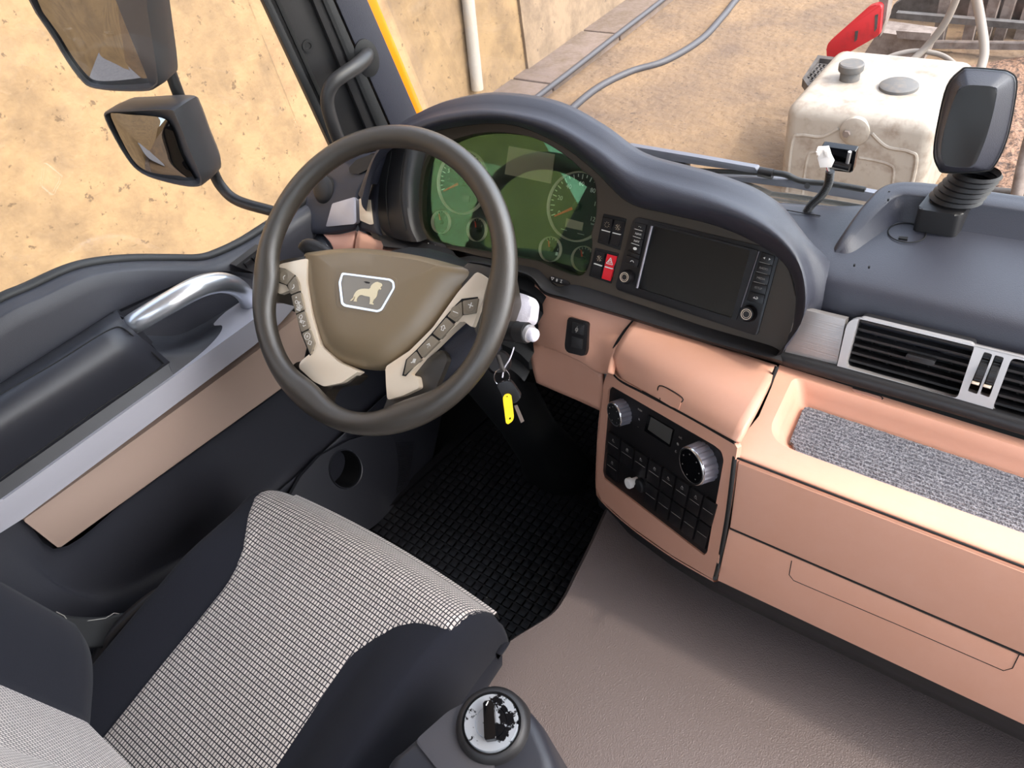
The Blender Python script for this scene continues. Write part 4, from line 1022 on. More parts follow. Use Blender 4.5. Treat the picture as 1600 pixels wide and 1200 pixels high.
# speedometer: 0 at lower left, 120 at lower right
A0, A1 = R3(207), R3(-22)
g, a, b = gauge('speedometer', 903, 323, .055, R3(212), 24, [(ang(v, 0, 120, A0, A1), str(v), .66, .0072) for v in (0, 20, 40, 60, 80, 100, 120)], 'chrome-ringed speedometer', A0, A1)
text('lettering', FI, 'km/h', a + .034, b - .021, .003, .0006, 'white_mark', g)
prism('trip_display', FI, [FI.loc(*p) for p in ((885.5, 341), (912.2, 348), (910, 360.5), (883.2, 354.5))], 0, .0012, 'lcd', g, label='small pale trip display')
bm = bmesh.new(); strips(bm, FI, [(FI.loc(877, 357.5), FI.loc(886, 360)), (FI.loc(902.5, 364.5), FI.loc(913, 367))], .0008, .0006); link('fine_print', bm, 'white_mark', g, 0)
B0, B1 = R3(205), R3(-25)
g, a, b = gauge('rev_counter', 724, 285, .055, R3(211), 25, [(ang(v, 0, 25, B0, B1), s_, .70, .007) for v, s_ in ((5, '5'), (10, '10'), (15, '15'), (20, '20'), (25, '25'))], 'chrome-ringed rev counter', B0, B1)
text('lettering', FI, '1/min x100', a - .019, b - .006, .0026, .0006, 'grey_mark', g)
text('lettering', FI, '10', a - .0335, b + .0005, .004, .0006, 'grey_mark', g)
prism('gear_display', FI, [(a + .004, b - .02), (a + .02, b - .02), (a + .02, b - .031), (a + .004, b - .031)], 0, .001, 'lcd_dark', g)
gauge('air_pressure_gauge', 691, 347, .0205, R3(112), 6, [(R3(60), '1', .5, .0035)], 'small round gauge, far left', R3(130), R3(20))
gauge('air_pressure_gauge', 747, 359, .0205, R3(112), 6, [(R3(50), '2', .5, .0035)], 'small round gauge under the rev counter', R3(130), R3(20))
g, a, b = gauge('fuel_gauge', 861.5, 389.5, .0205, R3(112), 6, [(R3(120), '0', .55, .004), (R3(10), '1', .62, .004)], 'small round fuel gauge', R3(130), R3(20))
bm = bmesh.new(); add_prism(bm, FI, [(a + .010, b - .0075), (a + .0145, b - .0075), (a + .0145, b - .002), (a + .010, b - .002)], .0006, .001); link('fuel_symbol', bm, 'white_mark', g, 0)
gauge('temperature_gauge', 912.5, 404.5, .0205, R3(112), 6, [(R3(120), '40', .5, .0035)], 'small round gauge cut by the fascia edge', R3(130), R3(20))
GL = FA.moved(FA.at(0, 0, -.008))
prism('cover_glass', GL, smooth2(FA.poly([(664, 250), (700, 220), (760, 205), (830, 212), (880, 238), (912, 266), (928, 278), (934, 297), (934, 337), (927, 364), (928, 384), (921, 418), (905, 432), (868, 421), (842, 409), (800, 401), (740, 390), (692, 383), (666, 373), (654, 345), (654, 290)], -.008), 3), -.0015, 0, 'cluster_glass', ic, label='green-tinted glossy cover glass')
# warning lamp strips
def lampstrip(px4, items, label):
    o = pprism('lamp_strip', FA, px4, -.001, .0015, 'unit_black', ic, r=.0045, bev=.0004, label=label)
    for x, y, s_ in items:
        a, b = FA.loc(x, y, .0016); text('symbol', FA, s_, a, b, .0048, .0016, 'white_mark', o, R3(-1))
lampstrip([(654, 376), (660, 373), (696, 382), (698, 388), (694, 391), (658, 385)], [(661, 380.5, '\u00B1'), (669, 382, '\u25AE'), (680, 385, 'P'), (689, 387.5, 'S')], 'left strip of warning lamp symbols')
lampstrip([(857, 433), (863, 431), (888, 439), (891, 444), (887, 447), (860, 440)], [(863, 436, '\u25BD'), (870, 438, '8'), (877, 440, '\u03A3')], 'right strip of warning lamp symbols')

# rocker switches
def qp(a, b, c, d, s, t):     # bilinear in a px quad a-b (top) d-c (bottom)
    x = (1 - t) * ((1 - s) * a[0] + s * b[0]) + t * ((1 - s) * d[0] + s * c[0]); y = (1 - t) * ((1 - s) * a[1] + s * b[1]) + t * ((1 - s) * d[1] + s * c[1]); return (x, y)
frames = [[(943, 334), (978, 342), (968, 391), (933, 379)], [(930, 387), (966, 396), (954, 443), (920, 431)]]
for f_ in frames: pprism('switch_bezel', FA, f_, -.002, .0025, 'gap_black', dash, r=.0015, bev=.0005)
def rocker(q, m, label, symbol, mk='white_mark'):
    q = [qp(*q, s, t) for s, t in ((.05, .05), (.95, .05), (.95, .95), (.05, .95))]
    P = [qp(*q, .5, .5)]; t = thing('rocker_switch', label, 'switch', FA.px(*P[0]), 'rocker switches')
    top = [qp(*q, s, t_) for s, t_ in ((0, 0), (1, 0), (1, .46), (0, .46))]; bot = [qp(*q, s, t_) for s, t_ in ((0, .47), (1, .47), (1, 1), (0, 1))]
    bm = bmesh.new()
    A, B_, Cc, D = [FA.px(*p, .006) for p in top]; 
    pts = [[FA.px(*qp(*q, s, t_), h) for s in (0.0, .04, .5, .96, 1.0)] for t_, h in ((0, .001), (0.01, .0075), (.2, .0065), (.44, .0035), (.5, .004), (.54, .0055), (.8, .006), (.99, .004), (1, .0))]
    for r in pts:
        r[0] = r[0] - FA.n * .004; r[-1] = r[-1] - FA.n * .004
    add_grid(bm, pts); k = link('rocker', bm, m, t, 25)
    pprism('indicator_line', FA, [qp(*q, s, t_) for s, t_ in ((.08, .50), (.90, .50), (.90, .535), (.08, .535))], .003, .0066, mk, t)
    a, b = FA.loc(*qp(*q, .5, .26), .0075)
    if symbol == 'tri':
        bm = bmesh.new()
        for s_, w in ((.0062, .0009), (.003, .0007)):
            V3 = [(a, b + s_ - .0005), (a + s_ * .9, b - s_ * .7), (a - s_ * .9, b - s_ * .7)]; strips(bm, FA, [(V3[i], V3[(i + 1) % 3]) for i in range(3)], w, .0075)
        link('warning_triangle', bm, 'white_mark', t, 0)
    else:
        bm = bmesh.new(); segs = []
        for k_ in range(8):
            q_ = k_ * math.pi / 4 + .3; segs.append(((a + math.cos(q_) * .0026, b + math.sin(q_) * .0026), (a + math.cos(q_) * .0048, b + math.sin(q_) * .0048)))
        if symbol == 'lamp': pass
        else: segs += [((a - .0035, b + .0035), (a + .0035, b - .0035)), ((a - .0025, b - .004), (a + .002, b + .004))]
        strips(bm, FA, segs, .00055, .0072); link('switch_symbol', bm, 'lcd', t, 0)
rocker([(942, 337), (959, 341), (951, 384), (934, 379)], 'unit_black', 'upper left black rocker switch, with a round dotted symbol', 'lamp')
rocker([(959, 341), (976, 345), (967, 388), (951, 384)], 'unit_black', 'upper right black rocker switch, beside the screen unit', 'x')
rocker([(931, 390), (947, 394), (937, 437), (921, 431)], 'unit_black', 'black rocker switch directly left of the red one', 'y')
rocker([(948, 394), (964, 398), (954, 442), (938, 437)], 'red_switch', 'red hazard warning rocker switch with white triangle', 'tri')

# infotainment unit
inf = thing('infotainment_unit', 'black infotainment unit with a large dark screen, side keys and two knobs', 'infotainment unit', FA.px(1085, 420))
pprism('unit_face', FA, [(997, 339), (1210, 390), (1218, 397), (1184, 522), (1179, 524), (964, 453), (962, 446), (988, 345)], -.002, .0025, 'unit_black', inf, r=.008, bev=.0008)
bmq = [(1012.5, 347.5), (1184.6, 391.4), (1149.8, 501.6), (993.4, 453)]
glq = [(1020.4, 353), (1172.3, 391.5), (1143, 497), (997, 450.5)]
prism('screen_bezel', FA, rnd(FA.poly(bmq, .006), .003), 0, .006, 'unit_black', inf, [rnd(FA.poly(glq, .006), .002)])
pprism('screen', FA, glq, 0, .0032, 'screen', inf, label='glossy dark display screen')
# pale tubes laid in as the sheen on the screen bezel edges
tube('bezel_highlight', [FA.px(1018.5, 353, .0062), FA.px(995.2, 450, .0062)], .0018, 'flank_and_sheen', inf, curve=False, seg=6)
tube('bezel_highlight', [FA.px(1186, 393, .0052), FA.px(1158, 480, .0052)], .0008, 'flank_and_sheen', inf, curve=False, seg=6)
kl = [(992, 346.5), (1010, 351), (995.5, 419), (977, 411)]
names = ['\u2022 \u203A', 'NAVI', 'NAV', '', '', '']
lt = [.0, .17, .345, .51, .69, .80, 1.0]
for i in range(6):
    q = [qp(*kl, s, t_) for s, t_ in ((0, lt[i] + .008), (1, lt[i] + .008), (1, lt[i + 1] - .008), (0, lt[i + 1] - .008))]
    o = pprism('side_key', FA, q, .001, .0048, 'unit_black', inf, bev=.0005)
    c = qp(*q, .5, .5); a, b = FA.loc(*c, .0049)
    if names[i]: text('key_lettering', FA, names[i], a, b, .0033, .0049, 'white_mark', o)
    if i == 3: prism('key_symbol', FA, circ(a, b, .0032, 12, .0022), .0048, .0051, 'white_mark', o)
    if i == 5:
        bm = bmesh.new(); strips(bm, FA, [((a - .003, b - .001), (a - .001, b + .001)), ((a - .001, b + .001), (a + .001, b + .001)), ((a + .001, b + .001), (a + .003, b - .001))], .0009, .0048); link('key_symbol', bm, 'white_mark', o, 0)
    if i in (0, 1, 2):
        e1, e2 = qp(*q, .12, 1.0), qp(*q, .78, 1.0); bm = bmesh.new(); strips(bm, FA, [(FA.loc(*e1, .0049), FA.loc(*e2, .0049))], .0007, .0049); link('key_line', bm, 'white_mark', o, 0)
kr = [(1190, 393), (1211, 399), (1191.5, 476), (1166, 470)]
names = ['\u25C2  \u25B8', 'RADIO', 'MEDIA', 'SETUP', '\u21A9']
lt = [.0, .21, .41, .61, .80, 1.0]
for i in range(5):
    q = [qp(*kr, s, t_) for s, t_ in ((0, lt[i] + .008), (1, lt[i] + .008), (1, lt[i + 1] - .008), (0, lt[i + 1] - .008))]
    o = pprism('side_key', FA, q, .001, .0048, 'unit_black', inf, bev=.0005)
    c = qp(*q, .48, .5); a, b = FA.loc(*c, .0049)
    if i == 0:
        bm = bmesh.new(); add_prism(bm, FA, [(a - .0048, b), (a - .0022, b + .0016), (a - .0022, b - .0016)], .0048, .0051); add_prism(bm, FA, [(a + .0058, b), (a + .0032, b - .0016), (a + .0032, b + .0016)], .0048, .0051); link('key_symbol', bm, 'white_mark', o, 0)
    elif i == 4:
        bm = bmesh.new(); strips(bm, FA, [((a - .003, b - .0008), (a + .002, b - .0014)), ((a + .002, b - .0014), (a + .0034, b + .0002)), ((a + .0034, b + .0002), (a + .001, b + .0016)), ((a - .003, b - .0008), (a - .0008, b + .0008))], .0011, .0048); link('key_symbol', bm, 'white_mark', o, 0)
    else: text('key_lettering', FA, names[i], a, b, .0029, .0049, 'grey_mark', o)
    if i < 3:
        e1, e2 = qp(*q, .08, 1.0), qp(*q, .82, 1.0); bm = bmesh.new(); strips(bm, FA, [(FA.loc(*e1, .0049), FA.loc(*e2, .0049))], .0006, .0049); link('key_line', bm, 'grey_mark', o, 0)
for (x, y, r, lab) in ((975.5, 433, .0098, 'left turning knob'), (1166, 491, .0102, 'right turning knob')):
    a, b = FA.loc(x, y, .016)
    k = lathe('turning_knob', FA, a, b, [(r * 1.16, .001), (r * 1.12, .010), (r, .0145), (r * .93, .016), (0, .0162)], 'unit_black', inf, 28, 40, lab)
    bm = bmesh.new(); add_lathe(bm, FA, a, b, [(r * .74, .0158), (r * .74, .0167), (r * .66, .0167), (r * .66, .0158)], 32, False); link('knob_ring', bm, 'satin', k, 40)
    bm = bmesh.new(); add_lathe(bm, FA, a, b, [(r * .50, .0158), (r * .50, .0165), (r * .45, .0165), (r * .45, .0158)], 32, False); link('knob_ring', bm, 'satin', k, 40)

# climate and switch panel
cp = thing('climate_panel', 'black climate and switch panel with two ridged knobs in the tan centre stack', 'control panel', FPN.px(1030, 745))
PL = [(951.5, 610), (956.5, 604.5), (1115.5, 696.8), (1126, 705.5), (1129.6, 719), (1104.2, 862), (1099.5, 866.5), (943.5, 746), (941, 736.5)]
prism('panel_face', FPN, rnd(FPN.poly(PL, -.003), .003), -.012, -.003, 'unit_black', cp, bev=.0008)
def knob(x, y, r, h, label):
    a, b = FPN.loc(x, y, h - .003)
    F = FPN.moved(FPN.at(a, b, -.003)); bm = bmesh.new(); N = 72; rows = []
    for rr, z in ((1.04, 0), (1.02, .25), (1.0, .9)):
        rows.append([F.at((r * rr - (.0014 if k % 4 < 1 else 0)) * math.cos(2 * math.pi * k / N), (r * rr - (.0014 if k % 4 < 1 else 0)) * math.sin(2 * math.pi * k / N), h * z) for k in range(N)])
    add_grid(bm, rows, True)
    k = link('knob', bm, 'flank_and_sheen', cp, 20, label)
    bm = bmesh.new(); add_lathe(bm, F, 0, 0, [(r * 1.0, h * .88), (r * .985, h * .97), (r * .93, h), (r * .87, h * .985)], 48, False)
    link('knob_rim', bm, 'chrome', k, 60)
    lathe('knob_face', F, 0, 0, [(r * .88, h * .9), (r * .87, h * .98), (0, h * .985)], 'gloss_black', k)
    bm = bmesh.new()
    for q in range(7):
        t_ = R3(-150 + q * 50) + math.pi / 2; c, s = math.cos(t_) * r * .66, math.sin(t_) * r * .66
        strips(bm, F, [((c - .0012, s), (c + .0012, s)), ((c, s - .001), (c + .0006, s + .0012))], .0004, h * .988)
    link('knob_markings', bm, 'grey_mark', k, 0)
knob(958.6, 648, .0205, .020, 'left ridged silver knob')
knob(1078.5, 729, .0275, .024, 'right ridged silver knob, larger')
pprism('display_surround', FPN, [(1012.5, 648), (1053, 671.5), (1046.5, 699), (1006.5, 673)], -.004, -.0015, 'gloss_black', cp, r=.0015, bev=.0004)
pprism('display', FPN, [(1017, 651.5), (1050.6, 671.8), (1045.6, 694.5), (1012, 671)], -.003, -.001, 'lcd_dark', cp)
for x, y, s_ in ((1000, 641, 'PUSH'), (998.5, 655, '\u25B2'), (997, 667, '\u2013'), (1063, 684, 'A/C'), (1059, 694, '\u2744'), (1056, 706, '\u21BB')):
    a, b = FPN.loc(x, y, -.0028); text('panel_lettering', FPN, s_, a, b, .0034, -.0028, 'grey_mark', cp, R3(-2))
GQ = [(948, 672), (1121.5, 789), (1101.5, 861), (945, 741)]
ncol = 8
for c_ in range(ncol):
    for r_ in range(2):
        s0, s1_ = c_ / ncol, (c_ + 1) / ncol; t0, t1_ = r_ / 2 + .015, (r_ + 1) / 2 - .015
        if r_ == 1 and c_ in (1, 2): continue
        cells = [qp(*GQ, s, t_) for s, t_ in ((s0 + .008, t0), (s1_ - .008, t0), (s1_ - .008, t1_), (s0 + .008, t1_))]
        h = [.0012, .0018][(c_ + r_) % 2]
        o = pprism('panel_key', FPN, cells, -.004, h, 'unit_black', cp, r=.0012, bev=.0007)
        c1, c2 = qp(*cells, .1, .48), qp(*cells, .9, .48)
        bm = bmesh.new(); strips(bm, FPN, [(FPN.loc(*c1, h), FPN.loc(*c2, h))], .0006, h); 
        link('key_line', bm, 'grey_mark', o, 0)
        a, b = FPN.loc(*qp(*cells, .5, .24), h)
        if (r_ == 0 and c_ < 7) or (r_ == 1 and c_ == 0):
            bm = bmesh.new(); k_ = c_ + 3 * r_
            segs = [((a - .003, b - .002), (a - .001 + .0003 * k_, b + .0025)), ((a - .001 + .0003 * k_, b + .0025), (a + .002, b - .001)), ((a - .0025, b - .0028), (a + .003, b - .0028))]
            if k_ % 2: segs.append(((a + .001, b + .003), (a + .0035, b)))
            strips(bm, FPN, segs, .0005, h); link('key_symbol', bm, 'grey_mark', o, 0)
a, b = FPN.loc(980, 756, .016)
k = lathe('lighter_knob', FPN, a, b, [(.006, -.004), (.006, .008), (.0088, .0085), (.0090, .0145), (.008, .016), (0, .0162)], 'connector', cp, label='small round white push knob')
a, b = FPN.loc(1001, 758, .0); lathe('socket_cap', FPN, a, b, [(.0115, -.003), (.0115, .003), (.009, .005), (0, .0035)], 'rubber', cp)

# black switch module on the driver's tan panel
md = thing('level_switch_module', 'tall black switch module set in the tan panel right of the column', 'switch', FA.px(902, 530))
pprism('module_frame', FA, [(887, 495), (919, 504), (916, 548), (912, 557), (884, 550), (882, 540)], -.004, .012, 'unit_black', md, r=.005, bev=.002)
pprism('module_key', FA, [(894, 503), (912, 508), (911, 524), (893, 520)], .01, .0145, 'dash_black', md, r=.001, bev=.001)
pprism('module_key', FA, [(893, 526), (910, 530), (909, 546), (892, 542)], .01, .0145, 'dash_black', md, r=.001, bev=.001)
bm = bmesh.new(); a, b = FA.loc(901, 515, .0146); strips(bm, FA, [((a, b - .005), (a, b + .005)), ((a - .002, b + .002), (a + .002, b + .002)), ((a - .002, b - .002), (a + .002, b - .002)), ((a - .002, b - .002), (a - .002, b + .002)), ((a + .002, b - .002), (a + .002, b + .002))], .0005, .0146); link('key_symbol', bm, 'grey_mark', md, 0)

# ================================================================== STEERING WHEEL
WC = Vector((-.632, .026, .760)); WN = Vector((.104, -.69, .717)).normalized()
FW = Frame(WC, (1, 0.15, 0), WN)
wh = thing('steering_wheel', 'four-spoke black leather steering wheel with a lion badge and silver spokes', 'steering wheel', WC)
Rm, rt = .2165, .0168
def wang(x, y):
    a, b = FW.loc(x, y, 0); return math.atan2(b, a) % (2 * math.pi)
joints = [(wang(412, 440), .20), (wang(478, 620), .22), (wang(640, 650), .26), (wang(785, 470), .24)]
bm = bmesh.new(); N = 160; rows = []
for i in range(N):
    q = 2 * math.pi * i / N; rad = FW.u * math.cos(q) + FW.v * math.sin(q)
    g_ = sum(math.exp(-(min(abs(q - c), 2 * math.pi - abs(q - c)) / w_) ** 2) for c, w_ in joints)      # rim thickens inward where spokes join
    rows.append([WC + rad * (Rm - .0055 * g_ + (rt + .0055 * g_) * math.cos(p)) + FW.n * rt * 1.04 * math.sin(p) for p in [2 * math.pi * k / 24 for k in range(24)]])
add_grid(bm, rows, True, True); link('rim', bm, 'rim_leather', wh, 180)
HO = [(474, 402), (492, 393), (560, 388), (640, 397), (705, 412), (745, 428), (716, 462), (676, 516), (640, 552), (606, 575), (570, 577), (525, 564), (500, 540), (486, 496), (477, 448)]
HM = [(478, 404), (495, 396), (560, 391), (640, 399), (700, 414), (728, 424), (702, 460), (664, 512), (630, 545), (602, 566), (571, 569), (530, 557), (506, 534), (491, 492), (482, 446)]
HI = [(494, 404), (508, 400), (560, 396), (630, 403), (672, 412), (684, 420), (668, 450), (642, 496), (618, 526), (594, 546), (566, 549), (532, 543), (517, 526), (505, 488), (498, 446)]
rings = [(FW.poly(HO, -.07), -.085), (FW.poly(HO, -.035), -.035), (FW.poly(HM, -.022), -.022), (FW.poly(HI, -.012), -.012)]
ringloft('hub_cover', FW, rings, 'hub', wh, 5, True, 50, dome=.004)
# lion badge
BO = [(531, 420), (540, 420), (612, 431), (620, 436), (621, 448), (599, 489), (592, 493), (534, 483), (527, 478), (524, 438)]
BI = [(534, 426), (540, 426.5), (610, 435.5), (616, 440), (617, 450), (597, 485), (590, 488), (538, 479), (533, 475), (529, 441)]
bz = -.0085
bg_ = prism('badge', FW, rnd(FW.poly(BO, bz), .003), bz - .008, bz, 'hub', wh, label='shield-shaped lion badge')
prism('badge_rim', FW, rnd(FW.poly(BI, bz + .002), .003), bz - .004, bz + .002, 'chrome', bg_, [rnd([(x * 1.0, y) for x, y in FW.poly([(536, 429.5), (541, 429.5), (608, 438.3), (613, 442), (613.6, 450), (595, 482), (589.5, 484.6), (540.5, 475.8), (536.5, 473), (532.8, 442)], bz + .002)], .002)])
pprism('badge_plate', FW, BI, bz - .003, bz + .0005, 'badge_plate', bg_, r=.003)
LION = [(835, 549), (848, 536), (860, 526), (864, 508), (872, 492), (884, 476), (900, 464), (922, 457), (950, 455), (985, 457), (995, 448), (998, 436), (1006, 424), (1018, 414), (1034, 405), (1050, 402), (1066, 408), (1078, 414), (1084, 424), (1083, 434), (1076, 440), (1070, 446), (1077, 454), (1071, 463), (1062, 458), (1054, 466), (1048, 480), (1046, 498), (1040, 516), (1030, 530), (1018, 540), (1012, 556), (1008, 566), (1018, 574), (1014, 580), (986, 574), (990, 560), (992, 540), (990, 520), (974, 516), (950, 512), (925, 504), (908, 508), (896, 520), (886, 534), (882, 544), (888, 552), (884, 556), (862, 554), (868, 540), (874, 524), (872, 512), (866, 528), (856, 542), (845, 550)]
prism('lion', FW, FW.poly([(380 + x / 5, 360 + y / 5) for x, y in LION], bz + .0012), bz, bz + .0016, 'gold_lion', bg_, label='pale walking lion')
pprism('badge_slot', FW, [(568, 440), (572, 439.5), (578, 441), (577, 443), (572, 442.6)], bz, bz + .0009, 'black', bg_, r=.0005)
# silver spoke covers
zs = -.016
def spoke(pts, z0, z1, m, nm='spoke_cover', bev=.003, r=.004, label=None): return prism(nm, FW, rnd(FW.poly(pts, z1), r), z0, z1, m, wh, bev=bev, label=label)
spoke([(432, 416), (440, 412), (472, 405), (480, 404), (478, 440), (486, 490), (500, 540), (528, 566), (560, 580), (534, 598), (506, 604), (490, 596), (466, 574), (470, 564), (490, 548), (474, 524), (460, 470), (455, 453), (436, 460), (428, 446)], -.034, zs, 'satin')
spoke([(745, 424), (766, 438), (758, 452), (754, 470), (745, 492), (738, 512), (722, 500), (700, 520), (664, 556), (640, 586), (652, 588), (655, 606), (630, 618), (605, 625), (603, 600), (602, 573), (640, 548), (676, 512), (716, 456)], -.034, zs, 'satin')
# dark spoke backs joining the rim
spoke([(420, 408), (436, 408), (452, 404), (492, 398), (492, 480), (478, 486), (458, 478), (428, 470), (408, 470)], -.055, -.026, 'rim_leather', 'spoke_core', .006, .006)
spoke([(436, 596), (462, 566), (500, 560), (560, 585), (545, 600), (516, 604), (505, 622), (508, 660), (470, 640)], -.055, -.026, 'rim_leather', 'spoke_core', .006, .006)
spoke([(604, 590), (640, 580), (690, 545), (700, 560), (680, 610), (640, 665), (580, 676), (596, 645), (606, 622)], -.06, -.028, 'rim_leather', 'spoke_core', .006, .006)
spoke([(640, 590), (722, 497), (745, 505), (762, 540), (705, 590), (668, 622), (640, 615)], -.09, -.04, 'dash_dark', 'spoke_core', .008, .008)
spoke([(726, 410), (752, 414), (790, 425), (798, 470), (780, 520), (748, 530), (735, 500), (720, 440)], -.065, -.026, 'rim_leather', 'spoke_core', .006, .006)
# thumb swellings where spokes meet the rim
# buttons
def wbtn(pts, label=None, syms=(), z=zs):
    o = prism('wheel_button', FW, rnd(FW.poly(pts, z + .004), .0015), z - .002, z + .004, 'button', wh, bev=.001, label=label)
    for x, y, s_, h in syms:
        a, b = FW.loc(x, y, z + .0042)
        if s_ == 'dish': 
            continue
        text('button_symbol', FW, s_, a, b, h, z + .0042, 'white_mark', o, R3(-8))
    return o
gp_ = bmesh.new()
add_prism(gp_, FW, FW.poly([(433, 417), (446, 420), (462, 430), (468, 444), (475, 480), (484, 520), (492, 537), (490, 548), (485, 556), (472, 524), (454, 456), (448, 446), (430, 440)], zs), zs - .001, zs + .0012)
add_prism(gp_, FW, FW.poly([(747, 464), (722, 467), (711, 478), (698, 493), (674, 522), (651, 547), (635, 562), (629, 587), (634, 588), (658, 562), (688, 531), (710, 506), (722, 493), (742, 490)], zs), zs - .001, zs + .0012)
link('button_gap', gp_, 'gap_black', wh, 0)
wbtn([(437, 418), (446, 421), (459, 429), (448, 445), (433, 439)], None, [(444, 432, '\u2039', .012)])
wbtn([(461, 431), (466, 441), (468, 454), (454, 460), (449, 446)], None, [(459, 447, '\u203A', .012)])
wbtn([(469, 456.5), (475, 483), (462, 490), (455, 462)], None, [(463, 465, '\u25B8', .007), (465, 473, 'OK', .006), (467, 481, '\u260E', .007)])
wbtn([(475.5, 486), (483, 512), (471, 519), (462.5, 492)], None, [(470, 495, '\u2302', .007), (472, 503, 'SET', .005), (475, 509, '\u2713', .006)])
wbtn([(484, 515), (491, 536), (485, 554), (472, 521)], None, [(480, 526, '\u2295', .006), (484, 536, '\u25A1', .006)])
wbtn([(747, 466), (743, 489), (724, 491.5), (723, 470)], None, [(735, 478, '+', .013)])
wbtn([(721, 471), (722, 492), (712, 503), (699, 494), (712, 478)], None, [(712, 487, '\u2013', .013)])
wbtn([(697, 496), (709, 507), (688, 530), (676, 521)], None, [(692, 513, '\u21E7', .008)])
wbtn([(674, 524), (686, 533), (660, 559), (652, 547)], None, [(669, 541, '\u2191', .008)])
wbtn([(650, 549), (658, 562), (631, 586), (636, 562)], None, [(646, 564, '\u266B', .009)])
for x, y in ((444, 432), (459, 447), (735, 478), (712, 487)):
    a, b = FW.loc(x, y, zs + .004); lathe('button_dimple', FW, a, b, [(.0085, zs + .0035), (.0082, zs + .0046), (.007, zs + .0044), (0, zs + .004)], 'button', wh, 24)

# ---------------------------------------------------------------- steering column
colm = thing('steering_column', 'black steering column shroud running down to the footwell', 'steering column', Vector((-.62, .30, 0.02)))
ax0 = WC - WN * .075; 
def sec(c, a, b, n=20, F=FW): return [c + F.u * a * math.copysign(abs(math.cos(q)) ** .7, math.cos(q)) + F.v * b * math.copysign(abs(math.sin(q)) ** .7, math.sin(q)) for q in [2 * math.pi * k / n for k in range(n)]]
bm = bmesh.new(); add_grid(bm, [sec(ax0 + WN * .03, .05, .05), sec(ax0, .065, .06), sec(ax0 - WN * .05, .085, .075), sec(ax0 - WN * .16, .085, .075), sec(ax0 - WN * .22, .06, .06)], True); link('shroud', bm, 'rubber', colm, 50)
FZ0 = Frame((0, 0, 0), (1, 0, 0), (0, 0, 1))
bm = bmesh.new(); rr = []
for (x, y, z, a, b) in ((-.61, .15, .60, .07, .06), (-.60, .20, .42, .06, .055), (-.60, .26, .24, .055, .05), (-.60, .32, .08, .07, .06), (-.60, .34, .0, .085, .07)):
    rr.append(sec(Vector((x, y, z)), a, b, 20, FZ0))
add_grid(bm, rr, True); link('lower_shroud', bm, 'rubber', colm, 50)
# grey plate and wiper stalk right of the wheel
FSX = Frame(FW.px(815, 490, -.075), FW.u, FW.n)
pprism('grey_side_plate', FSX, [(786, 452), (806, 456), (824, 461), (831, 472), (827, 503), (806, 512), (784, 512)], -.03, .0, 'glove_grey', colm, r=.008, bev=.006, label='pale grey padded plate beside the column')
sA = FW.px(760, 515, -.062); sB = FW.px(824, 520, -.048); sC = FW.px(829, 522, -.047); sD = FW.px(838, 525, -.045)
o = tube('stalk', [sA, sA.lerp(sB, .5), sB], [.013, .0148, .0152], 'dash_black', colm, 4, 20)
tube('stalk_collar', [sA.lerp(sB, .72), sA.lerp(sB, .76)], .0158, 'unit_black', colm, curve=False, seg=20)
tube('stalk_button', [sC, sC.lerp(sD, .7), sD], [.0098, .0098, .0075], 'glove_grey', colm, 2, 20, label='round pale button in the stalk end')
tube('stalk_ring', [sB, sC], .0125, 'silver', colm, curve=False, seg=20)
# left stalk
tube('stalk', [FW.px(520, 405, -.05), FW.px(500, 392, -.05), FW.px(482, 386, -.048), (FW.px(474, 392, -.047))], [.012, .013, .014, .011], 'dash_black', colm, 4, 16)
# ignition lock
iA, iB = Vector((-.545, .035, .645)), FW.px(781, 566, -.10)
FIg = Frame(FW.px(779, 566, -.105), (1, 0, 0), (CAM - FW.px(779, 566, -.105)))
lathe('ignition_lock', FIg, 0, 0, [(.020, -.05), (.020, -.008), (.016, -.002), (0, -.002)], 'unit_black', colm)

# bunch of keys hanging from the lock
kb = thing('bunch_of_keys', 'keys hanging from the ignition with a bright yellow oval tag', 'keys', FW.px(795, 660, -.09))
KF = Frame(FW.px(790, 610, -.085), (1, -.3, 0), (.45, -.75, .45))
def kp(x, y, c=0): return KF.px(x, y, c)
tube('key_shank', [kp(778, 556, -.01), kp(784, 572, 0), kp(788, 580, .0)], [.0035, .0035, .003], 'dark_metal', kb, 3, 8)
a, b = KF.loc(784, 589); tube('key_ring', [KF.at(a + .0115 * math.cos(q), b + .0135 * math.sin(q), .002 * math.sin(q)) for q in [2 * math.pi * k / 24 for k in range(24)]], .0008, 'chrome', kb, 1, 6, True)
a, b = KF.loc(787, 603); tube('split_ring', [KF.at(a + .006 * math.cos(q), b + .0075 * math.sin(q), .002 * math.cos(q)) for q in [2 * math.pi * k / 20 for k in range(20)]], .0007, 'chrome', kb, 1, 6, True)
tube('key_wire', [kp(803, 543, -.02), kp(797, 560), kp(788, 575), kp(785, 590, .002)], .0011, 'glove_grey', kb, 5, 6)
yt = [(785.5, 621), (789, 616), (795, 615), (799, 618), (803, 652), (801, 658), (794, 663), (790.5, 661)]
ho = circ(*KF.loc(792.3, 619.5, .006), .0011, 10); ho2 = circ(*KF.loc(796.8, 654, .006), .0013, 10, .0022)
prism('tag', KF, rnd(KF.poly(yt, .006), .004), .0045, .0062, 'yellow_tag', kb, [ho, ho2], label='bright yellow key tag')
pprism('fob', KF, [(775, 600), (796, 594), (802, 600), (814, 618), (812, 626), (800, 632), (790, 628)], -.006, .003, 'unit_black', kb, r=.004, bev=.002, label='black key fob')
pprism('blade', KF, [(803, 634), (808, 633), (819, 658), (814, 661)], -.002, -.0004, 'old_metal', kb, r=.0006)

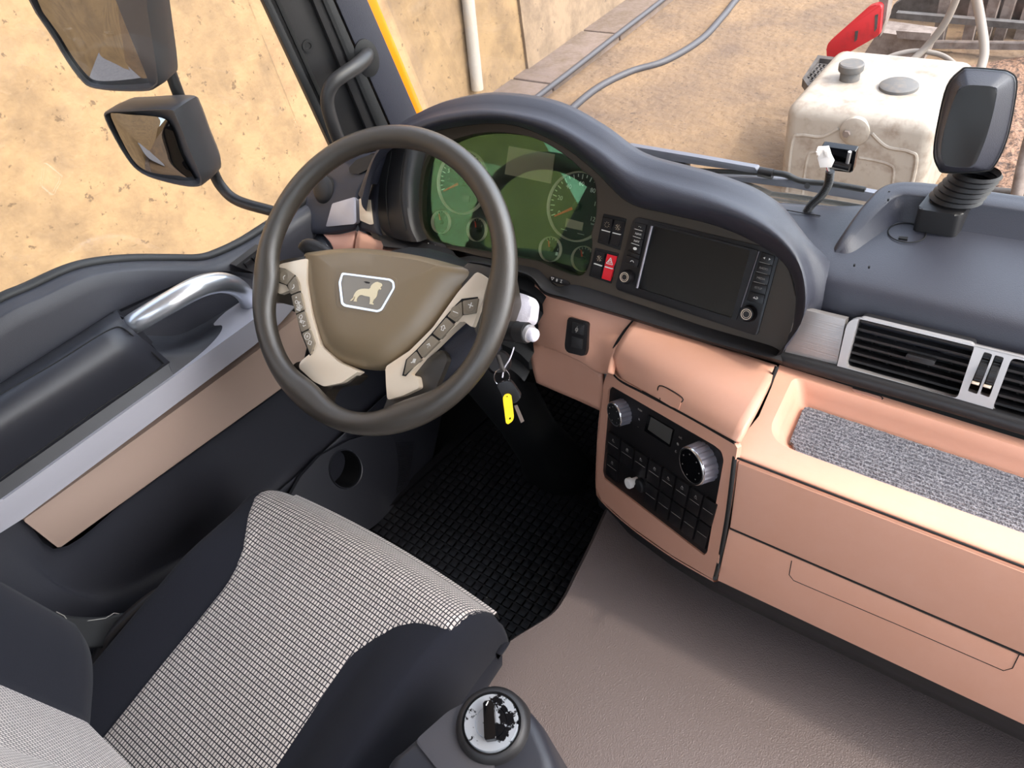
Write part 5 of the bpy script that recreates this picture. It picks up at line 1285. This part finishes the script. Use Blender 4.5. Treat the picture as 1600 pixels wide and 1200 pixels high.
# pedal
pd = thing('pedal', 'dark pedal deep in the footwell', 'pedal', Vector((-.44, .40, .06)))
bm = bmesh.new(); add_box(bm, (-.44, .40, .16), (.075, .02, .11), Matrix.Rotation(R3(-30), 3, 'X'), .006); link('pedal_pad', bm, 'rubber', pd)
tube('pedal_arm', [(-.44, .42, .0), (-.44, .44, .06), (-.44, .41, .14)], .010, 'dark_metal', pd, 3, 8)

# ================================================================== SEAT
YF = -.185; ZF = .452; SL = .20
def cushion_h(s, y):
    """s across 0..1 (door side to middle), y backwards distance from the front"""
    z = ZF + .012 - SL * y
    z -= .085 * max(0, 1 - y / .075) ** 2.2                      # rolled front edge
    bol = max(0, abs(s - .5) - .30) / .20
    e_ = min(1, max(0, (y - .05) / .17)); e_ = e_ * e_ * (3 - 2 * e_)
    z += .030 * math.sin(min(1, bol) * math.pi * .62) * e_
    z -= .04 * (max(0, bol - .80) / .2) ** 2 * min(1, max(0, y - .02) / .12) + .012 * (max(0, bol - .9) / .1) ** 2
    return z
SXL, SXR = -.800, -.322
def spt(s, y, up=0.0):
    z = cushion_h(s, y); yy = YF - y + (.0 if y > .03 else 0)
    bow = .012 * (1 - (2 * s - 1) ** 2)
    return Vector((SXL + (SXR - SXL) * s, YF + bow * max(0, 1 - y / .2) - y, z + up))
seat = thing('driver_seat', 'driver seat with grey checked fabric centre and black side bolsters', 'seat', (-.56, -.40, .05))
bm = bmesh.new(); rows = []
ys = [-.0, .004, .010, .018, .028, .04, .055, .07, .085, .10, .12, .14, .17, .20, .24, .28, .32, .36, .40, .44, .48]
base = [Vector((SXL + (SXR - SXL) * k / 60, YF - .02, .30)) for k in range(61)]
fr_ = [Vector((p.x, YF + .006 + .012 * (1 - (2 * k / 60 - 1) ** 2), .345)) for k, p in enumerate(base)]
rows = [base, fr_] + [[spt(k / 60, y) for k in range(61)] for y in ys]
for r in rows[2:]:
    n_ = len(r)
R = add_grid(bm, rows)
# side walls
for col in (0, -1):
    side = [r[col] for r in rows]; prev = [bm.verts.new(p) for p in side]
    r1_ = [bm.verts.new(Vector((p.x + (-.006 if col == 0 else .006), p.y, min(p.z, max(.30, p.z - .05))))) for p in side]; r2_ = [bm.verts.new(Vector((p.x + (.01 if col == 0 else -.01), p.y, .26))) for p in side]
    for i in range(len(side) - 1):
        bm.faces.new((prev[i], prev[i + 1], r1_[i + 1], r1_[i])); bm.faces.new((r1_[i], r1_[i + 1], r2_[i + 1], r2_[i]))
bmesh.ops.remove_doubles(bm, verts=bm.verts[:], dist=1e-5)
link('cushion_bolsters', bm, 'seat_black', seat, 180, 'black cushion sides')
# fabric centre: boundaries (distance back from front, left s, right s)
bnd = [(-.0, .035, .985), (.03, .035, .985), (.06, .05, .982), (.078, .072, .975), (.086, .08, .92), (.096, .095, .87), (.115, .13, .82), (.14, .17, .785), (.17, .195, .755), (.20, .205, .75), (.26, .205, .755), (.34, .20, .76), (.48, .20, .765)]
def bl(y, c):
    for p, q in zip(bnd, bnd[1:]):
        if y <= q[0]: t_ = max(0, (y - p[0]) / (q[0] - p[0])); return p[c] + (q[c] - p[c]) * t_
    return bnd[-1][c]
me_rows = []; uvs = []
Y_ = [i * .004 for i in range(0, 121)]
arc = 0; prevp = None
for y in Y_:
    r = []; u_ = []
    c0 = spt(.5, y)
    if prevp is not None: arc += (c0 - prevp).length
    prevp = c0
    for k in range(61):
        s = bl(y, 1) + (bl(y, 2) - bl(y, 1)) * k / 60; p = spt(s, y, .0022 if 0 < k < 60 else -.001); r.append(p); u_.append((p.x, -arc))
    me_rows.append(r); uvs.append(u_)
fr2 = []; 
for h, dy, da in ((.352, .0085, .10), (.375, .0075, .07)):
    r = [Vector((p.x, YF + dy + .012 * (1 - (2 * ((p.x - SXL) / (SXR - SXL)) - 1) ** 2), h)) for p in me_rows[0]]
    fr2.append(r)
uvf = [[(p.x, .10 - .0) for p in fr2[0]], [(p.x, .055) for p in fr2[1]]]
uv0 = [(u, v) for u, v in uvs[0]]
z00 = me_rows[0][30].z
uvf = [[(p.x, z00 - .352) for p in fr2[0]], [(p.x, z00 - .375) for p in fr2[1]]]
me_rows = fr2 + me_rows; uvs = uvf + uvs
def uvgrid(name, rows, uv, m, parent, label=None):
    bm = bmesh.new(); L = bm.loops.layers.uv.new('UVMap'); R = [[bm.verts.new(p) for p in r] for r in rows]
    for i in range(len(R) - 1):
        for k in range(len(R[0]) - 1):
            f = bm.faces.new((R[i][k], R[i][k + 1], R[i + 1][k + 1], R[i + 1][k])); idx = ((i, k), (i, k + 1), (i + 1, k + 1), (i + 1, k))
            for lp, (a, b) in zip(f.loops, idx): lp[L].uv = uv[a][b]
    return link(name, bm, m, parent, 180, label)
uvgrid('cushion_fabric', me_rows, uvs, 'seat_fabric', seat, 'grey checked fabric centre')
# seat pan and suspension below
bm = bmesh.new(); add_box(bm, (-.56, -.42, .255), (.44, .46, .08), bev=.02); add_box(bm, (-.56, -.42, .11), (.34, .38, .22), bev=.02); link('seat_pan', bm, 'black', seat)
loft('seat_skirt', [[Vector((SXR - .01, YF - .01, .30)), Vector((SXR - .006, YF - .2, .29)), Vector((SXR - .01, -.62, .26))], [Vector((SXR - .004, YF - .015, .25)), Vector((SXR, YF - .2, .22)), Vector((SXR, -.62, .2))], [Vector((SXR - .05, YF - .05, .12)), Vector((SXR - .05, YF - .2, .12)), Vector((SXR - .05, -.62, .12))]], 'seat_black', seat, 20, 3)
# backrest, leaning back, bolsters forward at both sides
def bpt(s, h, up=0.0):
    x = -.83 + .55 * s; bol = max(0, abs(s - .5) - .17) / .33
    y = -.610 - .16 * h + (.075 if s < .5 else .02) * math.sin(min(1, bol) * math.pi * .6) - .11 * max(0, bol - .75) ** 1.3 * 3 + up
    y -= .10 * max(0, 1 - h / .10) ** 2
    return Vector((x, y, .40 + h))
hs = [0, .01, .025, .045, .07, .10, .14, .18, .23, .28, .34, .40, .48, .56, .62]
bm = bmesh.new(); add_grid(bm, [[bpt(k / 48, h) for k in range(49)] for h in hs]); 
rear = [[Vector((bpt(k / 48, h).x, -.80 - .16 * h, .40 + h)) for k in range(49)] for h in hs]
add_grid(bm, rear)
for c_ in (0, 48):
    add_grid(bm, [[bpt(c_ / 48, h) for h in hs], [rear[i][c_] for i in range(len(hs))]])
for r_ in (0, -1):
    add_grid(bm, [[bpt(k / 48, hs[r_]) for k in range(49)], rear[r_]])
bmesh.ops.remove_doubles(bm, verts=bm.verts[:], dist=1e-5)
link('backrest', bm, 'seat_black', seat, 60, 'black backrest with side bolsters')
rws, uvb = [], []
for i in range(61):
    h = .002 + i * .009; r = []; u_ = []
    for k in range(41):
        s = .33 + .60 * k / 40; p = bpt(s, h, .0025 if 0 < k < 40 else -.001); r.append(p); u_.append((p.x, h))
    rws.append(r); uvb.append(u_)
uvgrid('backrest_fabric', rws, uvb, 'seat_fabric', seat, 'grey checked fabric on the backrest')
# side lever and folded fabric flap by the recliner
tube('recliner_lever', [Vector((-.80, -.60, .37)), Vector((-.825, -.54, .385)), Vector((-.83, -.46, .385)), Vector((-.82, -.40, .375))], [.010, .012, .012, .008], 'unit_black', seat, 5, 10)
lathe('recliner_disc', Frame((-.80, -.57, .36), (0, 1, 0), (-.9, .1, .55)), 0, 0, [(.05, -.03), (.05, .0), (.044, .004), (.03, .006), (0, .006)], 'unit_black', seat)
bt = thing('seat_belt_flap', 'dark woven belt webbing with pale stitching tucked beside the seat', 'seat belt', atz(140, 980, .36))
fl_ = [[(0, 945), (50, 950), (110, 962), (160, 964), (200, 956)], [(0, 968), (60, 978), (110, 985), (160, 984), (196, 975)], [(20, 990), (70, 1000), (110, 1000), (150, 1000), (190, 1002)]]
loft('webbing', [[atx(x, y, -.84 + .004 * i * 0 - .0) + Vector((.0 + .012 * j, 0, 0)) for i, (x, y) in enumerate(r)] for j, r in enumerate(fl_)], 'rubber', bt, 24, 4, thick=.003)
tube('stitching', [atx(x, y, -.838) for x, y in ((88, 956), (100, 962), (109, 974), (130, 971), (165, 966), (178, 958), (186, 959))], .0007, 'grey_mark', bt, 2, 5, curve=False)

# ================================================================== CONSOLE WITH ROTARY SELECTOR
KC = atz(770, 1133, .50)
FK = Frame(KC, (1, 0.1, 0), (0.05, -.12, 1))
cs = thing('selector_console', 'dark grey console beside the seat with a round rotary drive selector', 'console', Vector((KC.x, KC.y, .25)))
co = [(600, 1202), (625, 1172), (660, 1142), (700, 1108), (735, 1090), (765, 1088), (805, 1093), (835, 1118), (858, 1165), (872, 1210), (880, 1300), (600, 1300)]
cring = FK.poly(co, -.004); cc = (sum(p[0] for p in cring) / len(cring), sum(p[1] for p in cring) / len(cring))
def sc2(P, s): return [(cc[0] + (a - cc[0]) * s, cc[1] + (b - cc[1]) * s) for a, b in P]
ringloft('console_body', FK, [(sc2(cring, 1.1), -.25), (sc2(cring, 1.04), -.06), (sc2(cring, 1.0), -.018), (sc2(cring, .93), -.005), (sc2(cring, .8), -.002)], 'door_smooth', cs, 5)
pan = FK.poly([(650, 1160), (655, 1152), (700, 1112), (738, 1092), (760, 1100), (775, 1215), (700, 1215), (682, 1200)], 0)
prism('side_cover', FK, rnd(pan, .006), -.006, .0012, 'mirror_house', cs, bev=.0015)
lathe('selector_bezel', FK, 0, 0, [(.046, -.016), (.0435, .004), (.039, .010), (.0355, .011), (.034, .006), (0, .006)], 'dash_black', cs, 48)
k = lathe('selector_knob', FK, 0, 0, [(.0325, .004), (.0325, .0105), (.0315, .0125), (.019, .0125), (.0185, .0118), (.018, .0125), (0, .0127)], 'worn_chrome' if 'worn_chrome' in MATS else 'chrome', cs, 56, 30, 'worn chrome selector disc')
ang_ = R3(33)
bar = [(-.0068, -.0215), (.0068, -.0215), (.0062, .0215), (-.0062, .0215)]
bar = [(x * math.cos(ang_) - y * math.sin(ang_), x * math.sin(ang_) + y * math.cos(ang_)) for x, y in bar]
prism('selector_bar', FK, rnd(bar, .0025), .012, .0225, 'gloss_black', k, bev=.0015, label='black grip bar')
bm = bmesh.new(); strips(bm, FK, [((bar[3][0] + .006, .012), (bar[3][0] + .006, .0175))], .0012, .0226); link('pointer_mark', bm, 'white_mark', k, 0)

# ================================================================== DEVICE ON RIBBED MOUNT, CONNECTOR, WIPERS
BP = atz(1472, 347, ZP)
dv = thing('dashboard_camera_unit', 'black angular housing on a ribbed rubber mount on top of the dash', 'device', BP)
FB = Frame((0, 0, ZP), (1, 0, 0), (0, 0, 1))
bq = [(1425, 358), (1426, 352), (1441, 322), (1500, 326), (1516, 330), (1508, 352), (1498, 367), (1492, 370)]
bl_ = [atz(x, y, ZP) for x, y in [(1424, 360), (1492, 372), (1521, 337), (1452, 324)]]
bmn = bmesh.new(); lo = [(p.x, p.y) for p in bl_]
add_prism(bmn, FB, rnd(lo, .008), .0, .034, (), .004); link('mount_base', bmn, 'dash_black', dv)
c = sum(bl_, Vector()) / 4 + Vector((.006, 0.004, .034)); HT = aty(1530, 268, c.y - .01)
bm = bmesh.new(); rr = []; n_ = 13
for i in range(n_):
    t_ = i / (n_ - 1); p = c.lerp(HT, t_); r_ = .031 - .004 * t_ + (.0022 if i % 2 else -.0018)
    rr.append([p + Vector((math.cos(q) * r_, math.sin(q) * r_ * .8, 0)) for q in [2 * math.pi * k / 28 for k in range(28)]])
add_grid(bm, rr, True); link('ribbed_neck', bm, 'dash_black', dv, 50)
Fd = Frame(aty(1520, 190, c.y - .03), (1, .28, 0), (.28, -1, .30))
dh = [(1502, 110), (1515, 106), (1560, 109), (1578, 113), (1589, 128), (1583, 175), (1572, 222), (1553, 260), (1535, 268), (1478, 270), (1466, 262), (1459, 238), (1466, 190), (1480, 135)]
dm = [(1504, 114), (1516, 110), (1558, 113), (1572, 117), (1580, 130), (1575, 176), (1562, 222), (1540, 258), (1524, 265), (1483, 266), (1471, 258), (1464, 236), (1471, 190), (1486, 137)]
di = [(1508, 134), (1518, 133), (1540, 134), (1553, 136), (1558, 142), (1552, 176), (1540, 218), (1524, 256), (1514, 262), (1482, 260), (1474, 254), (1470, 234), (1478, 192), (1496, 142)]
dq = [(1518, 140), (1525, 139), (1545, 141), (1552, 144), (1556, 150), (1550, 178), (1538, 214), (1522, 245), (1512, 250), (1492, 249), (1486, 245), (1484, 230), (1490, 195), (1506, 150)]
ringloft('housing', Fd, [(Fd.poly(dq, -.03), -.045), (Fd.poly(dh, -.02), -.03), (Fd.poly(dh, 0), 0), (Fd.poly(dm, .004), .006), (Fd.poly(di, .022), .022)], 'dash_dark', dv, 4, True, 35)
tube('housing_seam', [Fd.px(x, y, .003) for x, y in dh], .0009, 'gap_black', dv, 4, 6, True)
pprism('front_face', Fd, di, .0205, .0232, 'black', dv, r=.004, bev=.001)

# wiring connector sticking up from the dash
wc = thing('wiring_connector', 'white plug on a black corrugated sleeve sticking up from the dash', 'connector', atz(1262, 330, ZP))
W0 = atz(1260, 329, ZP)
wy = W0.y
cab = [W0 - Vector((0, 0, .004)), aty(1268, 320, wy), aty(1283, 306, wy - .002), aty(1294, 288, wy - .004), aty(1297, 268, wy - .005)]
Q = resample(cr(cab, 12), 60)
tube('corrugated_sleeve', Q, [(.0062 if i % 2 else .0049) for i in range(60)], 'black', wc, curve=False, seg=12)
for dx, m_ in ((-1.5, 'red_guard'), (0, 'connector'), (1.5, 'grey_mark')):
    tube('wire', [aty(1296 + dx * .6, 270, wy - .005), aty(1293 + dx, 262, wy - .004), aty(1292 + dx, 252, wy - .004)], .0008, m_, wc, 3, 5)
Fc = Frame(aty(1287, 248, wy - .004), (1, .1, -.12), (.2, -1, .2))
bm = bmesh.new()
for p4, z0, z1 in (([(1276, 234), (1293, 233), (1297, 246), (1279, 249)], -.008, .008), ([(1277, 247), (1296, 243), (1302, 255), (1299, 262), (1281, 262)], -.007, .007), ([(1275, 237), (1280, 237), (1280, 243), (1276, 243)], .0, .011), ([(1288, 236), (1293, 236), (1295, 246), (1290, 246)], .0, .0115)):
    add_prism(bm, Fc, Fc.poly(p4, z1), z0, z1, (), .001)
link('plug', bm, 'connector', wc, label='white plastic plug')
# bracket glued to the windscreen
br_ = thing('sensor_bracket', 'black rectangular bracket on the windscreen behind the white plug', 'bracket', FWS.px(1310, 250, -.0))
pprism('bracket_body', FWS, [(1283, 228), (1338, 236), (1332, 270), (1297, 266), (1281, 250)], 0.001, .012, 'gloss_black', br_, r=.003, bev=.002)
tube('bracket_bar', [FWS.px(1296, 255, .018), FWS.px(1328, 262, .018)], .006, 'unit_black', br_, curve=False, seg=12)
tube('bracket_bar', [FWS.px(1328, 237, .016), FWS.px(1322, 263, .016)], .0028, 'silver', br_, curve=False, seg=8)

# wipers outside the windscreen
FX = Frame((0, .64, .66), (1, 0, 0), (0, -1, .2))
def wipe(label, arm_, parts):
    t = thing('windscreen_wiper', label, 'wiper', FX.px(*arm_[0]), 'windscreen wipers')
    pprism('wiper_arm', FX, arm_[1:], -.01, .008, 'wiper_grey', t, r=.002, bev=.002)
    for nm, P, r, m_ in parts: tube(nm, [FX.px(x, y, c_) for x, y, c_ in P], r, m_, t, 4, 8)
    return t
w1 = wipe('wiper arm nearest the hood, with a coiled spring and hose', [(1100, 250), (972, 234), (978, 227), (1090, 246), (1180, 262), (1184, 272), (1150, 266), (1085, 257), (974, 239)],
     [('wiper_hose', [(1065, 262, .004), (1090, 266, .004), (1130, 268, .004), (1178, 270, .004), (1195, 272, .004)], .0045, 'rubber'),
      ('hose_joint', [(1186, 268, .006), (1208, 272, .006)], .009, 'unit_black'),
      ('wiper_hose', [(1208, 270, .004), (1228, 273, .004), (1245, 281, .004), (1262, 285, .004), (1300, 288, .004), (1352, 297, .004)], .0055, 'rubber')])
sp_ = [FX.px(990, 244, .0), FX.px(1076, 260, .0)]
Q = [sp_[0].lerp(sp_[1], k / 80) for k in range(81)]
tube('spring', Q, [(.0105 if (i // 2) % 2 else .0075) for i in range(81)], 'unit_black', w1, curve=False, seg=12)
w2 = wipe('wiper lying lower and further along the windscreen', [(1200, 290), (1080, 274), (1085, 273), (1150, 277), (1240, 282), (1300, 290), (1372, 303), (1372, 318), (1300, 306), (1240, 294), (1160, 284), (1082, 278)],
     [('blade_holder', [(1095, 282, .0), (1150, 285, .004), (1180, 292, .004), (1205, 302, .0)], .004, 'dark_metal'),
      ('wiper_blade', [(1120, 292, -.004), (1180, 300, -.004), (1240, 307, -.004), (1300, 316, -.004), (1370, 328, -.004)], .0045, 'rubber'),
      ('wiper_blade', [(1130, 300, -.006), (1240, 316, -.006), (1340, 332, -.006)], .003, 'dark_metal')])
a, b = FX.loc(1264, 288); lathe('pivot_cap', FX, a, b, [(.0055, .006), (.005, .0095), (0, .0098)], 'mirror_house', w2, 16)
